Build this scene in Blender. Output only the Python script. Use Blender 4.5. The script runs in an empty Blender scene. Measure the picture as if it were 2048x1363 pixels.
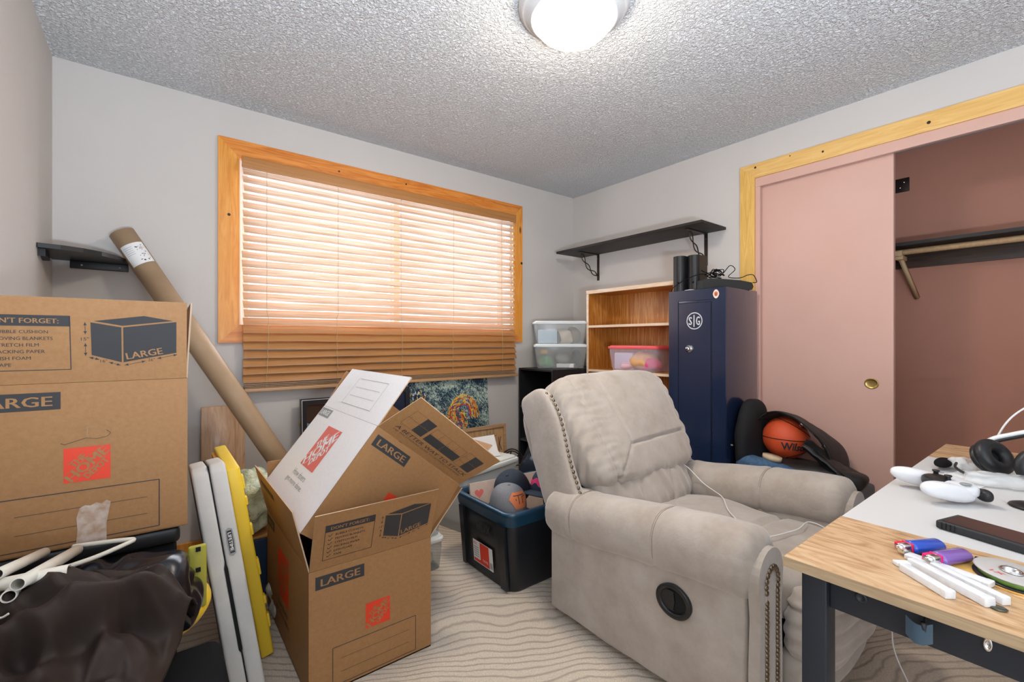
import bpy, bmesh, math, random
from mathutils import Vector as V, Matrix as M, noise
random.seed(7)
SC = bpy.context.scene
COL = SC.collection
PI = math.pi
R = math.radians

# ---------------------------------------------------------------- camera, light, exposure
cd = bpy.data.cameras.new('camera'); cam = bpy.data.objects.new('camera', cd); COL.objects.link(cam)
cam.location = (0, 0, 1.14); cam.rotation_euler = (R(90), 0, R(-38)); cd.sensor_width = 36; cd.lens = 16.0; cd.clip_start = .02
SC.camera = cam
SC.view_settings.view_transform = 'Standard'; SC.view_settings.look = 'None'
SC.view_settings.exposure = 0.76; SC.view_settings.gamma = 1; SC.view_settings.use_curve_mapping = False
w = bpy.data.worlds.new('world'); SC.world = w; w.use_nodes = True
w.node_tree.nodes['Background'].inputs[0].default_value = (.85, .93, 1, 1)
w.node_tree.nodes['Background'].inputs[1].default_value = 1.0
def area(name, loc, rot, sx, sy, power, color):
    l = bpy.data.lights.new(name, 'AREA'); l.shape = 'RECTANGLE'; l.size = sx; l.size_y = sy; l.energy = power; l.color = color
    o = bpy.data.objects.new(name, l); COL.objects.link(o); o.location = loc; o.rotation_euler = rot; return o
area('daylight_outside_window', (1.32, 3.85, 1.75), (R(-90), 0, 0), 3.4, 3.0, 215, (.78, .88, 1))
area('added_ceiling_fill', (.15, -.55, .85), (R(173), 0, 0), .35, .35, 74, (.76, .87, 1))  # added fill behind the camera, aimed up to brighten the ceiling
LAMP_EMIT = 47.0

# ---------------------------------------------------------------- materials
def mat(name, col=(.5, .5, .5), rough=.6, metal=0, spec=.5, coat=0, alpha=1, trans=0, emit=0, sheen=0, ior=1.45):
    m = bpy.data.materials.new(name); m.use_nodes = True
    b = m.node_tree.nodes['Principled BSDF']; i = b.inputs
    i['Base Color'].default_value = (*col, 1); i['Roughness'].default_value = rough; i['Metallic'].default_value = metal
    i['Specular IOR Level'].default_value = spec; i['Coat Weight'].default_value = coat; i['Coat Roughness'].default_value = .15
    i['Alpha'].default_value = alpha; i['Transmission Weight'].default_value = trans; i['IOR'].default_value = ior
    i['Sheen Weight'].default_value = sheen
    if emit: i['Emission Color'].default_value = (1, .88, .73, 1); i['Emission Strength'].default_value = emit
    return m
def N(m, t, **k):
    n = m.node_tree.nodes.new(t)
    for a, b in k.items(): setattr(n, a, b)
    return n
def L(m, a, b): m.node_tree.links.new(a, b)
def bsdf(m): return m.node_tree.nodes['Principled BSDF']
def coords(m, scale=(1, 1, 1), rot=(0, 0, 0)):
    tc = N(m, 'ShaderNodeTexCoord'); mp = N(m, 'ShaderNodeMapping'); mp.inputs['Scale'].default_value = scale; mp.inputs['Rotation'].default_value = rot
    L(m, tc.outputs['Object'], mp.inputs[0]); return mp.outputs[0]
def ramp(m, fac, stops):
    r = N(m, 'ShaderNodeValToRGB'); e = r.color_ramp.elements
    while len(e) < len(stops): e.new(.5)
    for el, (p, c) in zip(e, stops): el.position = p; el.color = (*c, 1)
    L(m, fac, r.inputs[0]); return r.outputs[0]
def noise_(m, co, scale, detail=4, rough=.55, dist=0):
    n = N(m, 'ShaderNodeTexNoise'); n.inputs['Scale'].default_value = scale; n.inputs['Detail'].default_value = detail
    n.inputs['Roughness'].default_value = rough; n.inputs['Distortion'].default_value = dist; L(m, co, n.inputs['Vector']); return n.outputs['Fac']
def bump(m, h, strength=.3, dist=.01, prev=None):
    b = N(m, 'ShaderNodeBump'); b.inputs['Strength'].default_value = strength; b.inputs['Distance'].default_value = dist
    L(m, h, b.inputs['Height'])
    if prev: L(m, prev, b.inputs['Normal'])
    L(m, b.outputs[0], bsdf(m).inputs['Normal']); return b.outputs[0]
def colour(m, c): L(m, c, bsdf(m).inputs['Base Color'])
def mottled(name, a, b, scale, rough=.7, bs=0, bscale=None, bd=.002, **k):
    m = mat(name, a, rough, **k); co = coords(m)
    colour(m, ramp(m, noise_(m, co, scale), [(.3, a), (.7, b)]))
    if bs: bump(m, noise_(m, co, bscale or scale, 3), bs, bd)
    return m
def wood(name, a, b, c, axis, scale=6, stretch=12, rough=.4, knots=True, coat=.2, dist=1.5):
    m = mat(name, a, rough, coat=coat); s = [stretch] * 3; s[axis] = 1
    co = coords(m, [v * scale / 6 for v in s])
    f = noise_(m, co, 3.2, 6, .6, dist)
    col = ramp(m, f, [(.36, a), (.5, b), (.64, c)])
    if knots:
        co2 = coords(m, [3.1 if i == axis else 9 for i in range(3)])
        v = N(m, 'ShaderNodeTexVoronoi'); v.inputs['Scale'].default_value = .8; L(m, co2, v.inputs['Vector'])
        mk = ramp(m, v.outputs['Distance'], [(.045, (0, 0, 0)), (.1, (1, 1, 1))])
        mx = N(m, 'ShaderNodeMix', data_type='RGBA'); L(m, mk, mx.inputs['Factor']); mx.inputs['A'].default_value = (a[0] * .25, a[1] * .18, a[2] * .2, 1); L(m, col, mx.inputs['B']); col = mx.outputs['Result']
    colour(m, col); bump(m, f, .08, .002); return m

Wall = mottled('wall_paint', (.575, .54, .51), (.60, .565, .535), 2, .75, .25, 160, .0012)
def _ceil():
    m = mat('popcorn_ceiling', (.86, .87, .885), .95, spec=.1); co = coords(m)
    a = noise_(m, co, 78, 3, .62, .6); b = noise_(m, co, 190, 2, .5)
    bump(m, ramp(m, a, [(.35, (0, 0, 0)), (.62, (1, 1, 1))]), 1.0, .011, bump(m, b, .4, .003)); return m
Ceil = _ceil()
def _carpet():
    m = mat('carved_carpet', (.55, .46, .37), .95, spec=.05, sheen=.3)
    co = coords(m, (1, 1, 1), (0, 0, R(28)))
    nz = N(m, 'ShaderNodeTexNoise'); nz.inputs['Scale'].default_value = 1.7; nz.inputs['Detail'].default_value = 2; L(m, co, nz.inputs['Vector'])
    ad = N(m, 'ShaderNodeVectorMath', operation='MULTIPLY_ADD'); L(m, nz.outputs['Color'], ad.inputs[0]); ad.inputs[1].default_value = (.40, .40, 0); L(m, co, ad.inputs[2])
    wv = N(m, 'ShaderNodeTexWave', wave_type='BANDS', bands_direction='Y'); wv.inputs['Scale'].default_value = 8.6; wv.inputs['Distortion'].default_value = 1.3
    wv.inputs['Detail'].default_value = 3; wv.inputs['Detail Scale'].default_value = 3.0; L(m, ad.outputs[0], wv.inputs['Vector'])
    groove = ramp(m, wv.outputs['Fac'], [(.0, (0, 0, 0)), (.12, (.55, .55, .55)), (.34, (1, 1, 1))])
    fine = noise_(m, co, 190, 3, .75)
    mx = N(m, 'ShaderNodeMix', data_type='RGBA'); L(m, groove, mx.inputs['Factor']); mx.inputs['A'].default_value = (.40, .33, .26, 1)
    L(m, ramp(m, fine, [(.3, (.48, .40, .31)), (.7, (.76, .65, .53))]), mx.inputs['B']); colour(m, mx.outputs['Result'])
    bump(m, fine, .8, .004, bump(m, groove, .4, .006)); return m
Carpet = _carpet()
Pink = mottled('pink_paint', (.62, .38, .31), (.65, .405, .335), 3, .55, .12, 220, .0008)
PinkIn = mottled('closet_shaded_pink', (.44, .195, .13), (.47, .215, .15), 3, .6, .12, 220, .0008)  # deeper closet pink; colour also holds the closet's shade and pink bounce
Pine = wood('orange_pine_x', (.56, .155, .018), (.68, .225, .03), (.76, .29, .055), 0)
PineZ = wood('orange_pine_z', (.66, .24, .03), (.74, .30, .042), (.80, .36, .07), 2)
PineY = wood('honey_pine_y', (.68, .39, .11), (.76, .46, .145), (.81, .53, .20), 1)
PineCl = wood('honey_pine_upright', (.66, .36, .08), (.74, .44, .11), (.80, .51, .16), 2)
White = mat('white_plastic', (.78, .78, .76), .4)
Vinyl = mat('white_vinyl', (.8, .8, .8), .4)
def _glass(name, col=(1, 1, 1), a=.12, rough=.05):
    m = mat(name, col, rough, alpha=a); return m
Glass = _glass('window_glass', (.9, .95, .95), .06, .02)
def _blind():
    m = mat('woven_wood_slat', (.5, .25, .1), .45); co = coords(m, (1.2, 40, 260)); f = noise_(m, co, 2.2, 4, .6)
    c = ramp(m, f, [(.3, (.37, .15, .04)), (.55, (.50, .225, .07)), (.75, (.60, .32, .12))]); colour(m, c)
    tr = N(m, 'ShaderNodeBsdfTranslucent'); tr.inputs[0].default_value = (.84, .82, .72, 1)
    mx = N(m, 'ShaderNodeMixShader'); f2 = noise_(m, coords(m, (3, 60, 420)), 1.6, 3, .7)
    L(m, ramp(m, f2, [(.42, (.05, .05, .05)), (.68, (.20, .20, .20))]), mx.inputs[0])
    out = m.node_tree.nodes['Material Output']; L(m, bsdf(m).outputs[0], mx.inputs[1]); L(m, tr.outputs[0], mx.inputs[2]); L(m, mx.outputs[0], out.inputs[0]); return m
Slat = _blind()
Rail = mat('blind_rail_wood', (.52, .30, .15), .4)
Cord = mat('tan_cord', (.55, .42, .25), .8)
def _card(name, a, b):
    m = mat(name, a, .62, spec=.35); co = coords(m)
    colour(m, ramp(m, noise_(m, co, 90, 4, .7), [(.3, a), (.7, b)])); bump(m, noise_(m, coords(m, (1, 1, 1)), 60, 2), .06, .001); return m
Card = _card('kraft_cardboard', (.31, .155, .06), (.36, .19, .078))
CardGlare = _card('glare_white_cardboard', (.80, .80, .82), (.85, .85, .87))  # kraft cardboard with window glare painted in as white
CardEdge = mat('cardboard_edge', (.50, .36, .24), .8)
Ink = mat('black_ink', (.035, .034, .036), .7)
InkPale = mat('pale_grey_ink', (.28, .31, .31), .7)  # pale grey print; on the tilted box's side it carries painted glare
Red = mat('red_orange_ink', (.72, .045, .012), .55)
RedPale = mat('pale_red_ink', (.75, .17, .14), .6)  # pale red; in the tilted box's logo the colour holds window glare
TapeM = mottled('packing_tape', (.40, .26, .17), (.60, .50, .44), 45, .2)
def _suede():
    m = mat('taupe_microsuede', (.42, .35, .29), .85, spec=.2, sheen=.5); co = coords(m)
    colour(m, ramp(m, noise_(m, co, 7, 5, .65), [(.3, (.345, .285, .235)), (.7, (.46, .405, .355))]))
    bump(m, noise_(m, co, 26, 4, .6, .6), .28, .006, bump(m, noise_(m, co, 500, 2), .25, .001)); return m
Suede = _suede()
Thread = mat('seam_thread', (.20, .15, .11), .9)
Bronze = mat('bronze_nail', (.22, .17, .12), .35, 1)
Black = mat('black_plastic', (.012, .012, .013), .4)
BlackM = mat('matte_black', (.007, .007, .008), .85, spec=.15)
Hole = mat('dark_recess', (.006, .006, .006), .9)
BrownBlk = wood('black_brown_laminate', (.012, .010, .009), (.016, .013, .012), (.024, .02, .018), 1, knots=False, coat=0, rough=.55)
Iron = mat('oil_rubbed_iron', (.045, .033, .027), .45, .7)
Navy = mat('navy_enamel', (.008, .018, .05), .22, coat=.8, spec=.6)
NavyD = mat('navy_seam', (.004, .008, .02), .5)
Silver = mat('silver_print', (.62, .63, .64), .4, .3)
Chrome = mat('chrome', (.75, .75, .75), .18, 1)
Brass = mat('aged_brass', (.42, .30, .11), .32, 1)
Oak = wood('oak_veneer', (.38, .12, .012), (.50, .185, .025), (.66, .34, .10), 2, knots=False, stretch=22, coat=.1)
OakE = wood('pale_oak_edge', (.68, .47, .30), (.74, .55, .38), (.78, .60, .44), 1, knots=False)
Desk = wood('desk_oak', (.36, .19, .08), (.54, .34, .18), (.64, .44, .26), 1, knots=False, rough=.45, dist=4.5, stretch=5)
DeskE = wood('desk_edge_oak', (.30, .21, .12), (.38, .27, .16), (.45, .33, .2), 1, knots=False, stretch=20)
DeskW = mat('desk_white', (.60, .59, .58), .5)
Steel = mat('dark_blue_steel', (.022, .026, .034), .45, .2)
Tube = mottled('kraft_tube', (.40, .27, .16), (.46, .32, .20), 8, .5)
Paper = mat('white_paper', (.8, .8, .8), .7)
Yellow = mat('yellow_plastic', (.82, .55, .035), .4)
YellowD = mat('deep_yellow_plastic', (.70, .36, .02), .5)
Olive = mat('yellow_green_plastic', (.36, .33, .04), .5)
LifeW = mottled('grey_white_plastic', (.53, .51, .485), (.57, .55, .525), 30, .55, .1, 300, .001)
Grey = mat('grey_plastic', (.3, .3, .3), .5)
Brown = mottled('brown_nylon', (.028, .019, .016), (.038, .026, .022), 8, .6, spec=.22)
TrashB = mat('black_glossy_bag', (.006, .008, .014), .22, spec=.7)
Cream = mat('cream_plastic', (.68, .64, .56), .45)
Clear = _glass('clear_bin_plastic', (.78, .82, .82), .30, .15)
ClearP = _glass('pink_clear_plastic', (.85, .7, .75), .3, .15)
LidW = mat('white_lid', (.70, .74, .73), .4)
LidR = mat('coral_lid', (.80, .10, .10), .35)
ToteB = mat('tote_black', (.012, .014, .018), .35)
ToteBl = mat('tote_blue_rim', (.010, .045, .085), .35)
PlasticG = mottled('green_tinted_bag', (.42, .47, .30), (.66, .70, .55), 18, .22, .9, 30, .02)
Film = _glass('clear_film', (.85, .87, .87), .4, .12)
Denim = mottled('blue_fabric', (.04, .09, .17), (.07, .14, .24), 60, .85)
Orange = mottled('orange_composite', (.62, .075, .02), (.68, .09, .028), 300, .55, .3, 400, .001)
def simple(name, c, r=.6, **k): return mat(name, c, r, **k)
LampGlass = mat('lit_lamp_glass', (.9, .9, .9), .4, emit=LAMP_EMIT)
LampRim = mat('satin_white_metal', (.62, .61, .60), .35)

# ---------------------------------------------------------------- mesh builder
_tx = {}
def text_mesh(s, bold):
    if (s, bold) not in _tx:
        c = bpy.data.curves.new('t', 'FONT'); c.body = s; c.offset = bold; c.resolution_u = 2
        o = bpy.data.objects.new('t', c); me = bpy.data.meshes.new_from_object(o)
        vs = [v.co.copy() for v in me.vertices]; fs = [tuple(p.vertices) for p in me.polygons]
        x0 = min(v.x for v in vs); x1 = max(v.x for v in vs); y0 = min(v.y for v in vs); y1 = max(v.y for v in vs)
        _tx[(s, bold)] = ([((v.x - x0) / (x1 - x0), (v.y - y0) / (y1 - y0)) for v in vs], fs)
        bpy.data.objects.remove(o); bpy.data.curves.remove(c); bpy.data.meshes.remove(me)
    return _tx[(s, bold)]
def frame(o, x, y):
    x = V(x).normalized(); y = V(y); y = (y - x * x.dot(y)).normalized(); z = x.cross(y)
    m = M((x, y, z)).transposed().to_4x4(); m.translation = V(o); return m
class G:
    def __init__(s): s.b = bmesh.new(); s.m = []
    def mi(s, m):
        if m not in s.m: s.m.append(m)
        return s.m.index(m)
    def faces(s, vs, fs, m, T=None, smooth=False):
        k = s.mi(m); bv = [s.b.verts.new((T @ V(v)) if T else V(v)) for v in vs]
        for f in fs:
            try: q = s.b.faces.new([bv[i] for i in f])
            except ValueError: continue
            q.material_index = k; q.smooth = smooth
        return bv
    def box(s, c, d, m, T=None, taper=1.0, bev=0):
        x, y, z = c; a, b_, e = d[0] / 2, d[1] / 2, d[2] / 2; t = taper
        if bev:
            bb = bmesh.new(); bmesh.ops.create_cube(bb, size=1)
            for v in bb.verts:
                k = t if v.co.z < 0 else 1
                v.co = V((x + v.co.x * d[0] * k, y + v.co.y * d[1] * k, z + v.co.z * d[2]))
            bmesh.ops.bevel(bb, geom=bb.edges[:], offset=bev, segments=3, affect='EDGES', profile=.5)
            bb.verts.index_update()
            s.faces([v.co.copy() for v in bb.verts], [[v.index for v in f.verts] for f in bb.faces], m, T, True); bb.free(); return s
        vs = [(x - a * t, y - b_ * t, z - e), (x + a * t, y - b_ * t, z - e), (x + a * t, y + b_ * t, z - e), (x - a * t, y + b_ * t, z - e), (x - a, y - b_, z + e), (x + a, y - b_, z + e), (x + a, y + b_, z + e), (x - a, y + b_, z + e)]
        s.faces(vs, [(3, 2, 1, 0), (4, 5, 6, 7), (0, 1, 5, 4), (1, 2, 6, 5), (2, 3, 7, 6), (3, 0, 4, 7)], m, T); return s
    def lohi(s, lo, hi, m, T=None, bev=0, taper=1.0):
        return s.box([(a + b) / 2 for a, b in zip(lo, hi)], [b - a for a, b in zip(lo, hi)], m, T, taper, bev)
    def grid(s, fn, nu, nv, m, cu=False, cv=False, T=None, smooth=True):
        vs = [fn(i / (nu if cu else nu - 1), j / (nv if cv else nv - 1)) for i in range(nu) for j in range(nv)]
        fs = []
        for i in range(nu if cu else nu - 1):
            for j in range(nv if cv else nv - 1):
                a, b = (i + 1) % nu, (j + 1) % nv; fs.append((i * nv + j, a * nv + j, a * nv + b, i * nv + b))
        s.faces(vs, fs, m, T, smooth); return s
    def lathe(s, prof, m, T=None, n=32, smooth=True):
        vs = []; fs = []; k = len(prof)
        for i in range(n):
            a = 2 * PI * i / n
            for r, z in prof: vs.append((max(r, 1e-5) * math.cos(a), max(r, 1e-5) * math.sin(a), z))
        for i in range(n):
            j = (i + 1) % n
            for q in range(k - 1): fs.append((i * k + q, j * k + q, j * k + q + 1, i * k + q + 1))
        s.faces(vs, fs, m, T, smooth); return s
    def cyl(s, a, b, r, m, n=16, r2=None, cap=True):
        a = V(a); b = V(b); z = (b - a); h = z.length; z.normalize()
        x = z.orthogonal(); T = frame(a, x, z.cross(x)); r2 = r if r2 is None else r2
        s.lathe([(0, 0), (r, 0), (r2, h), (0, h)] if cap else [(r, 0), (r2, h)], m, T, n, False if n < 12 else True); return s
    def tube(s, pts, r, m, n=8, closed=False, caps=True):
        pts = [V(p) for p in pts]; k = len(pts); vs = []; fs = []; nrm = None
        for i, p in enumerate(pts):
            a = pts[(i - 1) % k] if closed or i > 0 else p; b = pts[(i + 1) % k] if closed or i < k - 1 else p
            t = (b - a).normalized()
            if nrm is None: nrm = t.orthogonal().normalized()
            nrm = (nrm - t * nrm.dot(t)).normalized(); bn = t.cross(nrm); rr = r(i / (k - 1)) if callable(r) else r
            for j in range(n):
                q = 2 * PI * j / n; vs.append(p + (nrm * math.cos(q) + bn * math.sin(q)) * rr)
        for i in range(k if closed else k - 1):
            for j in range(n): fs.append((i * n + j, i * n + (j + 1) % n, ((i + 1) % k) * n + (j + 1) % n, ((i + 1) % k) * n + j))
        if caps and not closed: fs.append(tuple(range(n))[::-1]); fs.append(tuple((k - 1) * n + j for j in range(n)))
        s.faces(vs, fs, m, None, True); return s
    def prism(s, out, h, m, T=None, side=None, smooth_side=False):
        n = len(out); vs = [(x, y, 0) for x, y in out] + [(x, y, h) for x, y in out]
        s.faces(vs, [tuple(range(n))[::-1], tuple(range(n, 2 * n))], m, T)
        s.faces(vs, [(i, (i + 1) % n, n + (i + 1) % n, n + i) for i in range(n)], side or m, T, smooth_side); return s
    def rect(s, T, x0, y0, x1, y1, m, z=.0006):
        s.faces([(x0, y0, z), (x1, y0, z), (x1, y1, z), (x0, y1, z)], [(0, 1, 2, 3)], m, T); return s
    def poly(s, T, pts, m, z=.0006): s.faces([(x, y, z) for x, y in pts], [tuple(range(len(pts)))], m, T); return s
    def line(s, T, a, b, wd, m, z=.0006):
        a = V(a).to_3d(); b = V(b).to_3d(); d = (b - a).normalized(); n = V((-d.y, d.x, 0)) * wd / 2
        s.poly(T, [(p.x, p.y) for p in (a - n, b - n, b + n, a + n)], m, z); return s
    def text(s, t, T, x, y, wd, h, m, z=.0010, bold=.0, rot=0, shear=0):
        vs, fs = text_mesh(t, 0); c, q = math.cos(rot), math.sin(rot)
        sh = [0] if bold < .008 else [-1, 0, 1] if bold < .03 else [-1, -.5, 0, .5, 1]
        e = bold * h * 1.15
        for i, k in enumerate(sh):
            pts = []
            for u, v in vs:
                a = e + u * (wd - 2 * e) + k * e + shear * v * h; b = v * h; pts.append((x + a * c - b * q, y + a * q + b * c, z + i * 4e-6))
            s.faces(pts, fs, m, T)
        return s
    def cushion(s, c, hs, m, T=None, p=4, n=24, warp=None, amp=0, freq=6, seed=0):
        vs = []; fs = []; idx = {}
        def vert(q):
            key = tuple(round(a, 5) for a in q)
            if key in idx: return idx[key]
            L_ = sum(abs(a) ** p for a in q) ** (1 / p); u = V([a / L_ for a in q])
            nn = V([math.copysign(abs(a) ** (p - 1), a) / h for a, h in zip(u, hs)]).normalized()
            x = V([a * h for a, h in zip(u, hs)])
            if amp: x += nn * amp * noise.noise(V((x.x * freq + seed, x.y * freq, x.z * freq)))
            if warp: x = warp(u, x, nn)
            idx[key] = len(vs); vs.append(V(c) + x); return idx[key]
        for ax in range(3):
            for sg in (-1, 1):
                for i in range(n):
                    for j in range(n):
                        f = []
                        for a, b in ((i, j), (i + 1, j), (i + 1, j + 1), (i, j + 1)):
                            q = [0, 0, 0]; q[ax] = sg; q[(ax + 1) % 3] = math.tan((-1 + 2 * a / n) * PI / 4); q[(ax + 2) % 3] = math.tan((-1 + 2 * b / n) * PI / 4); f.append(vert(q))
                        fs.append(f if sg > 0 else f[::-1])
        s.faces(vs, fs, m, T, True); return s
    def obj(s, name, parent=None, world=True, bevel=0, solid=0, sub=0, loc=None):
        me = bpy.data.meshes.new(name); T = None
        if parent is not None and world: T = WM[parent.name].inverted()
        elif loc is not None: T = M.Translation(-V(loc))
        if T is not None: bmesh.ops.transform(s.b, matrix=T, verts=s.b.verts)
        s.b.to_mesh(me); s.b.free()
        for m in s.m: me.materials.append(m)
        o = bpy.data.objects.new(name, me); COL.objects.link(o)
        if loc is not None and parent is None: o.location = loc
        if parent is not None: o.parent = parent
        W = (WM[parent.name] if parent is not None else M.Identity(4)) @ (M.Translation(V(loc)) if loc is not None and parent is None else M.Identity(4))
        WM[o.name] = W
        if solid: q = o.modifiers.new('s', 'SOLIDIFY'); q.thickness = solid; q.offset = 0
        if bevel: q = o.modifiers.new('b', 'BEVEL'); q.width = bevel; q.segments = 2; q.limit_method = 'ANGLE'; q.angle_limit = R(40)
        if sub: q = o.modifiers.new('u', 'SUBSURF'); q.levels = sub; q.render_levels = sub
        return o
WM = {}
def thing(name, label, cat, loc=(0, 0, 0), rz=0, group=None):
    o = bpy.data.objects.new(name, None); COL.objects.link(o); o.location = loc; o.rotation_euler = (0, 0, rz); o.empty_display_size = .05
    WM[o.name] = M.Translation(V(loc)) @ M.Rotation(rz, 4, 'Z'); return tag(o, label, cat, group)
def tag(o, label, cat, group=None, kind=None):
    if label: o['label'] = label
    if cat: o['category'] = cat
    if group: o['group'] = group
    if kind: o['kind'] = kind
    return o
def struct(g, name, **k): o = g.obj(name, **k); o['kind'] = 'structure'; return o
def ang(a, b, x): return max(0, min(1, (x - a) / (b - a)))
def smooth(x): x = max(0, min(1, x)); return x * x * (3 - 2 * x)
def curve(pts, n=8, closed=False):
    P = [V(p) for p in pts]; k = len(P); out = []
    for i in range(k if closed else k - 1):
        a, b, c, d = (P[(i - 1) % k] if closed or i > 0 else P[i]), P[i], P[(i + 1) % k], (P[(i + 2) % k] if closed or i < k - 2 else P[(i + 1) % k])
        for j in range(n):
            t = j / n; out.append(.5 * ((2 * b) + (c - a) * t + (2 * a - 5 * b + 4 * c - d) * t * t + (3 * b - a - 3 * c + d) * t ** 3))
    if not closed: out.append(P[-1])
    return out

# ---------------------------------------------------------------- room
XL, XR, YB, YF, ZC = -.375, 3.0, 2.93, -.95, 2.44
struct(G().lohi((XL - .1, YF - .1, -.05), (3.75, YB + .2, 0), Carpet), 'floor')
struct(G().lohi((XL - .1, YF - .1, ZC), (3.75, YB + .2, ZC + .05), Ceil), 'ceiling')
struct(G().lohi((XL - .1, YF - .1, 0), (XL, YB + .2, ZC), Wall), 'wall_left')
WX0, WX1, WZ0, WZ1 = .362, 2.283, 1.215, 2.155
g = G()
g.lohi((XL, YB, 0), (WX0, YB + .2, ZC), Wall).lohi((WX1, YB, 0), (XR, YB + .2, ZC), Wall).lohi((WX0, YB, 0), (WX1, YB + .2, WZ0), Wall).lohi((WX0, YB, WZ1), (WX1, YB + .2, ZC), Wall)
struct(g, 'wall_back')
DY0, DY1, DZ = -.52, 1.325, 2.115       # closet opening along the right wall
g = G()
g.lohi((XR, DY1, 0), (XR + .1, YB + .2, ZC), Wall).lohi((XR, YF - .1, 0), (XR + .1, DY0, ZC), Wall).lohi((XR, DY0, DZ + .06), (XR + .1, DY1, ZC), Wall)
struct(g, 'wall_right')
g = G()
g.lohi((XL, YF - .1, 0), (-.3, YF, ZC), Wall).lohi((.6, YF - .1, 0), (XR, YF, ZC), Wall).lohi((-.3, YF - .1, 2.08), (.6, YF, ZC), Wall)
struct(g, 'wall_front')
g = G()
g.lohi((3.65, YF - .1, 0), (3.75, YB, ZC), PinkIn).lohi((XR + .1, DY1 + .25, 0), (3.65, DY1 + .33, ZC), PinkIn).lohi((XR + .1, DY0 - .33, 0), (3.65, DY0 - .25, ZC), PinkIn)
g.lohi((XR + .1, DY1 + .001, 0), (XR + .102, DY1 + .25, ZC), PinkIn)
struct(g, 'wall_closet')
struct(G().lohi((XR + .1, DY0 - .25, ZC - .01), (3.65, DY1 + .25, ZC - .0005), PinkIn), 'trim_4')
# closet jamb and header (pink), casing (pine)
g = G()
g.lohi((XR - .004, DY1, 0), (XR + .1, DY1 + .012, DZ + .06), Pink).lohi((XR - .006, DY1 - .028, 0), (XR + .02, DY1, DZ), Pink)
g.lohi((XR - .006, DY0, DZ - .0), (XR + .02, DY1, DZ + .06), Pink).lohi((XR + .02, DY0, DZ + .045), (XR + .1, DY1, DZ + .06), Pink)
g.lohi((XR + .02, DY0, DZ + .02), (XR + .1, DY1, DZ + .045), Grey)
struct(g, 'trim_1', bevel=.002)
def mitre(g, T, x0, y0, x1, y1, wd, th, mh, mv, bottom=True):
    a, b, c, d = (x0, y0), (x1, y0), (x1, y1), (x0, y1); A, B, C_, D = (x0 + wd, y0 + wd), (x1 - wd, y0 + wd), (x1 - wd, y1 - wd), (x0 + wd, y1 - wd)
    if not bottom: A = (x0 + wd, y0); B = (x1 - wd, y0)
    g.prism([a, A, D, d], th, mv, T); g.prism([b, c, C_, B], th, mv, T); g.prism([d, D, C_, c], th, mh, T)
    if bottom: g.prism([a, b, B, A], th, mh, T)
g = G()
mitre(g, frame((XR, DY1 + .09, 0), (0, -1, 0), (0, 0, 1)), 0, 0, DY1 - DY0 + .18, DZ + .06 + .085, .09, .018, PineY, PineCl, False)
for y, z, r in ((1.32, 2.235, .007), (.95, 2.215, .006), (.50, 2.21, .008), (1.12, 2.245, .004), (.13, 2.25, .007)):
    g.cyl((XR - .0185, y, z), (XR - .0178, y, z), r, Iron, 12)
struct(g, 'trim_2', bevel=.003)
g = G()
mitre(g, frame((WX0 - .1, YB, WZ0 - .085), (1, 0, 0), (0, 0, 1)), 0, 0, WX1 - WX0 + .2, WZ1 - WZ0 + .17 + .01, .1, .022, Pine, PineZ)
for x, z, r in ((.312, 1.83, .008), (2.372, 1.78, .011), (.9, 2.2, .006), (1.35, 2.215, .006)): g.cyl((x, YB - .0225, z), (x, YB - .0218, z), r, Iron, 12)
struct(g, 'trim_3', bevel=.003)
# window: vinyl frame, two sashes, panes
g = G(); y0, y1 = YB + .005, YB + .17
g.lohi((WX0, y0, WZ0 + .012), (WX0 + .012, y1, WZ1 - .012), Vinyl).lohi((WX1 - .012, y0, WZ0 + .012), (WX1, y1, WZ1 - .012), Vinyl).lohi((WX0, y0, WZ0), (WX1, y1, WZ0 + .012), Vinyl).lohi((WX0, y0, WZ1 - .012), (WX1, y1, WZ1), Vinyl)
xm = (WX0 + WX1) / 2
for a, b, yy in ((WX0 + .012, xm + .03, .09), (xm - .03, WX1 - .012, .12)):
    for q in ((a, WZ0 + .012, a + .045, WZ1 - .012), (b - .045, WZ0 + .012, b, WZ1 - .012), (a + .045, WZ0 + .012, b - .045, WZ0 + .055), (a + .045, WZ1 - .055, b - .045, WZ1 - .012)):
        g.lohi((q[0], YB + yy, q[1]), (q[2], YB + yy + .028, q[3]), Vinyl)
wf = struct(g, 'window_1', bevel=.002)
for a, b, yy in ((WX0 + .057, xm - .015, .104), (xm + .015, WX1 - .057, .134)):
    G().lohi((a, YB + yy, WZ0 + .055), (b, YB + yy + .004, WZ1 - .055), Glass).obj('glass_pane', wf)
# baseboards
struct(G().lohi((XL, YB - .012, 0), (XR, YB, .085), PineZ), 'baseboard_back', bevel=.003)
struct(G().lohi((XL, YF, 0), (XL + .012, YB - .012, .085), PineZ), 'baseboard_left', bevel=.003)
# sliding closet doors
d = struct(G().lohi((XR + .03, .645, .02), (XR + .065, DY1, DZ + .012), Pink), 'door_1', bevel=.003)
g = G(); T = frame((XR + .03, .738, .911), (0, -1, 0), (0, 0, 1))
g.lathe([(.0, .0008), (.018, .001), (.0235, .0025), (.027, .0045), (.030, .003), (.0305, 0)], Brass, T @ M.Diagonal((1.05, .95, 1, 1)), 32); pl = g.obj('finger_pull', d); pl['label'] = 'round brass finger pull'
struct(G().lohi((XR + .072, DY0, .02), (XR + .1, -.30, DZ + .012), Pink), 'door_2', bevel=.003)
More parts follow.
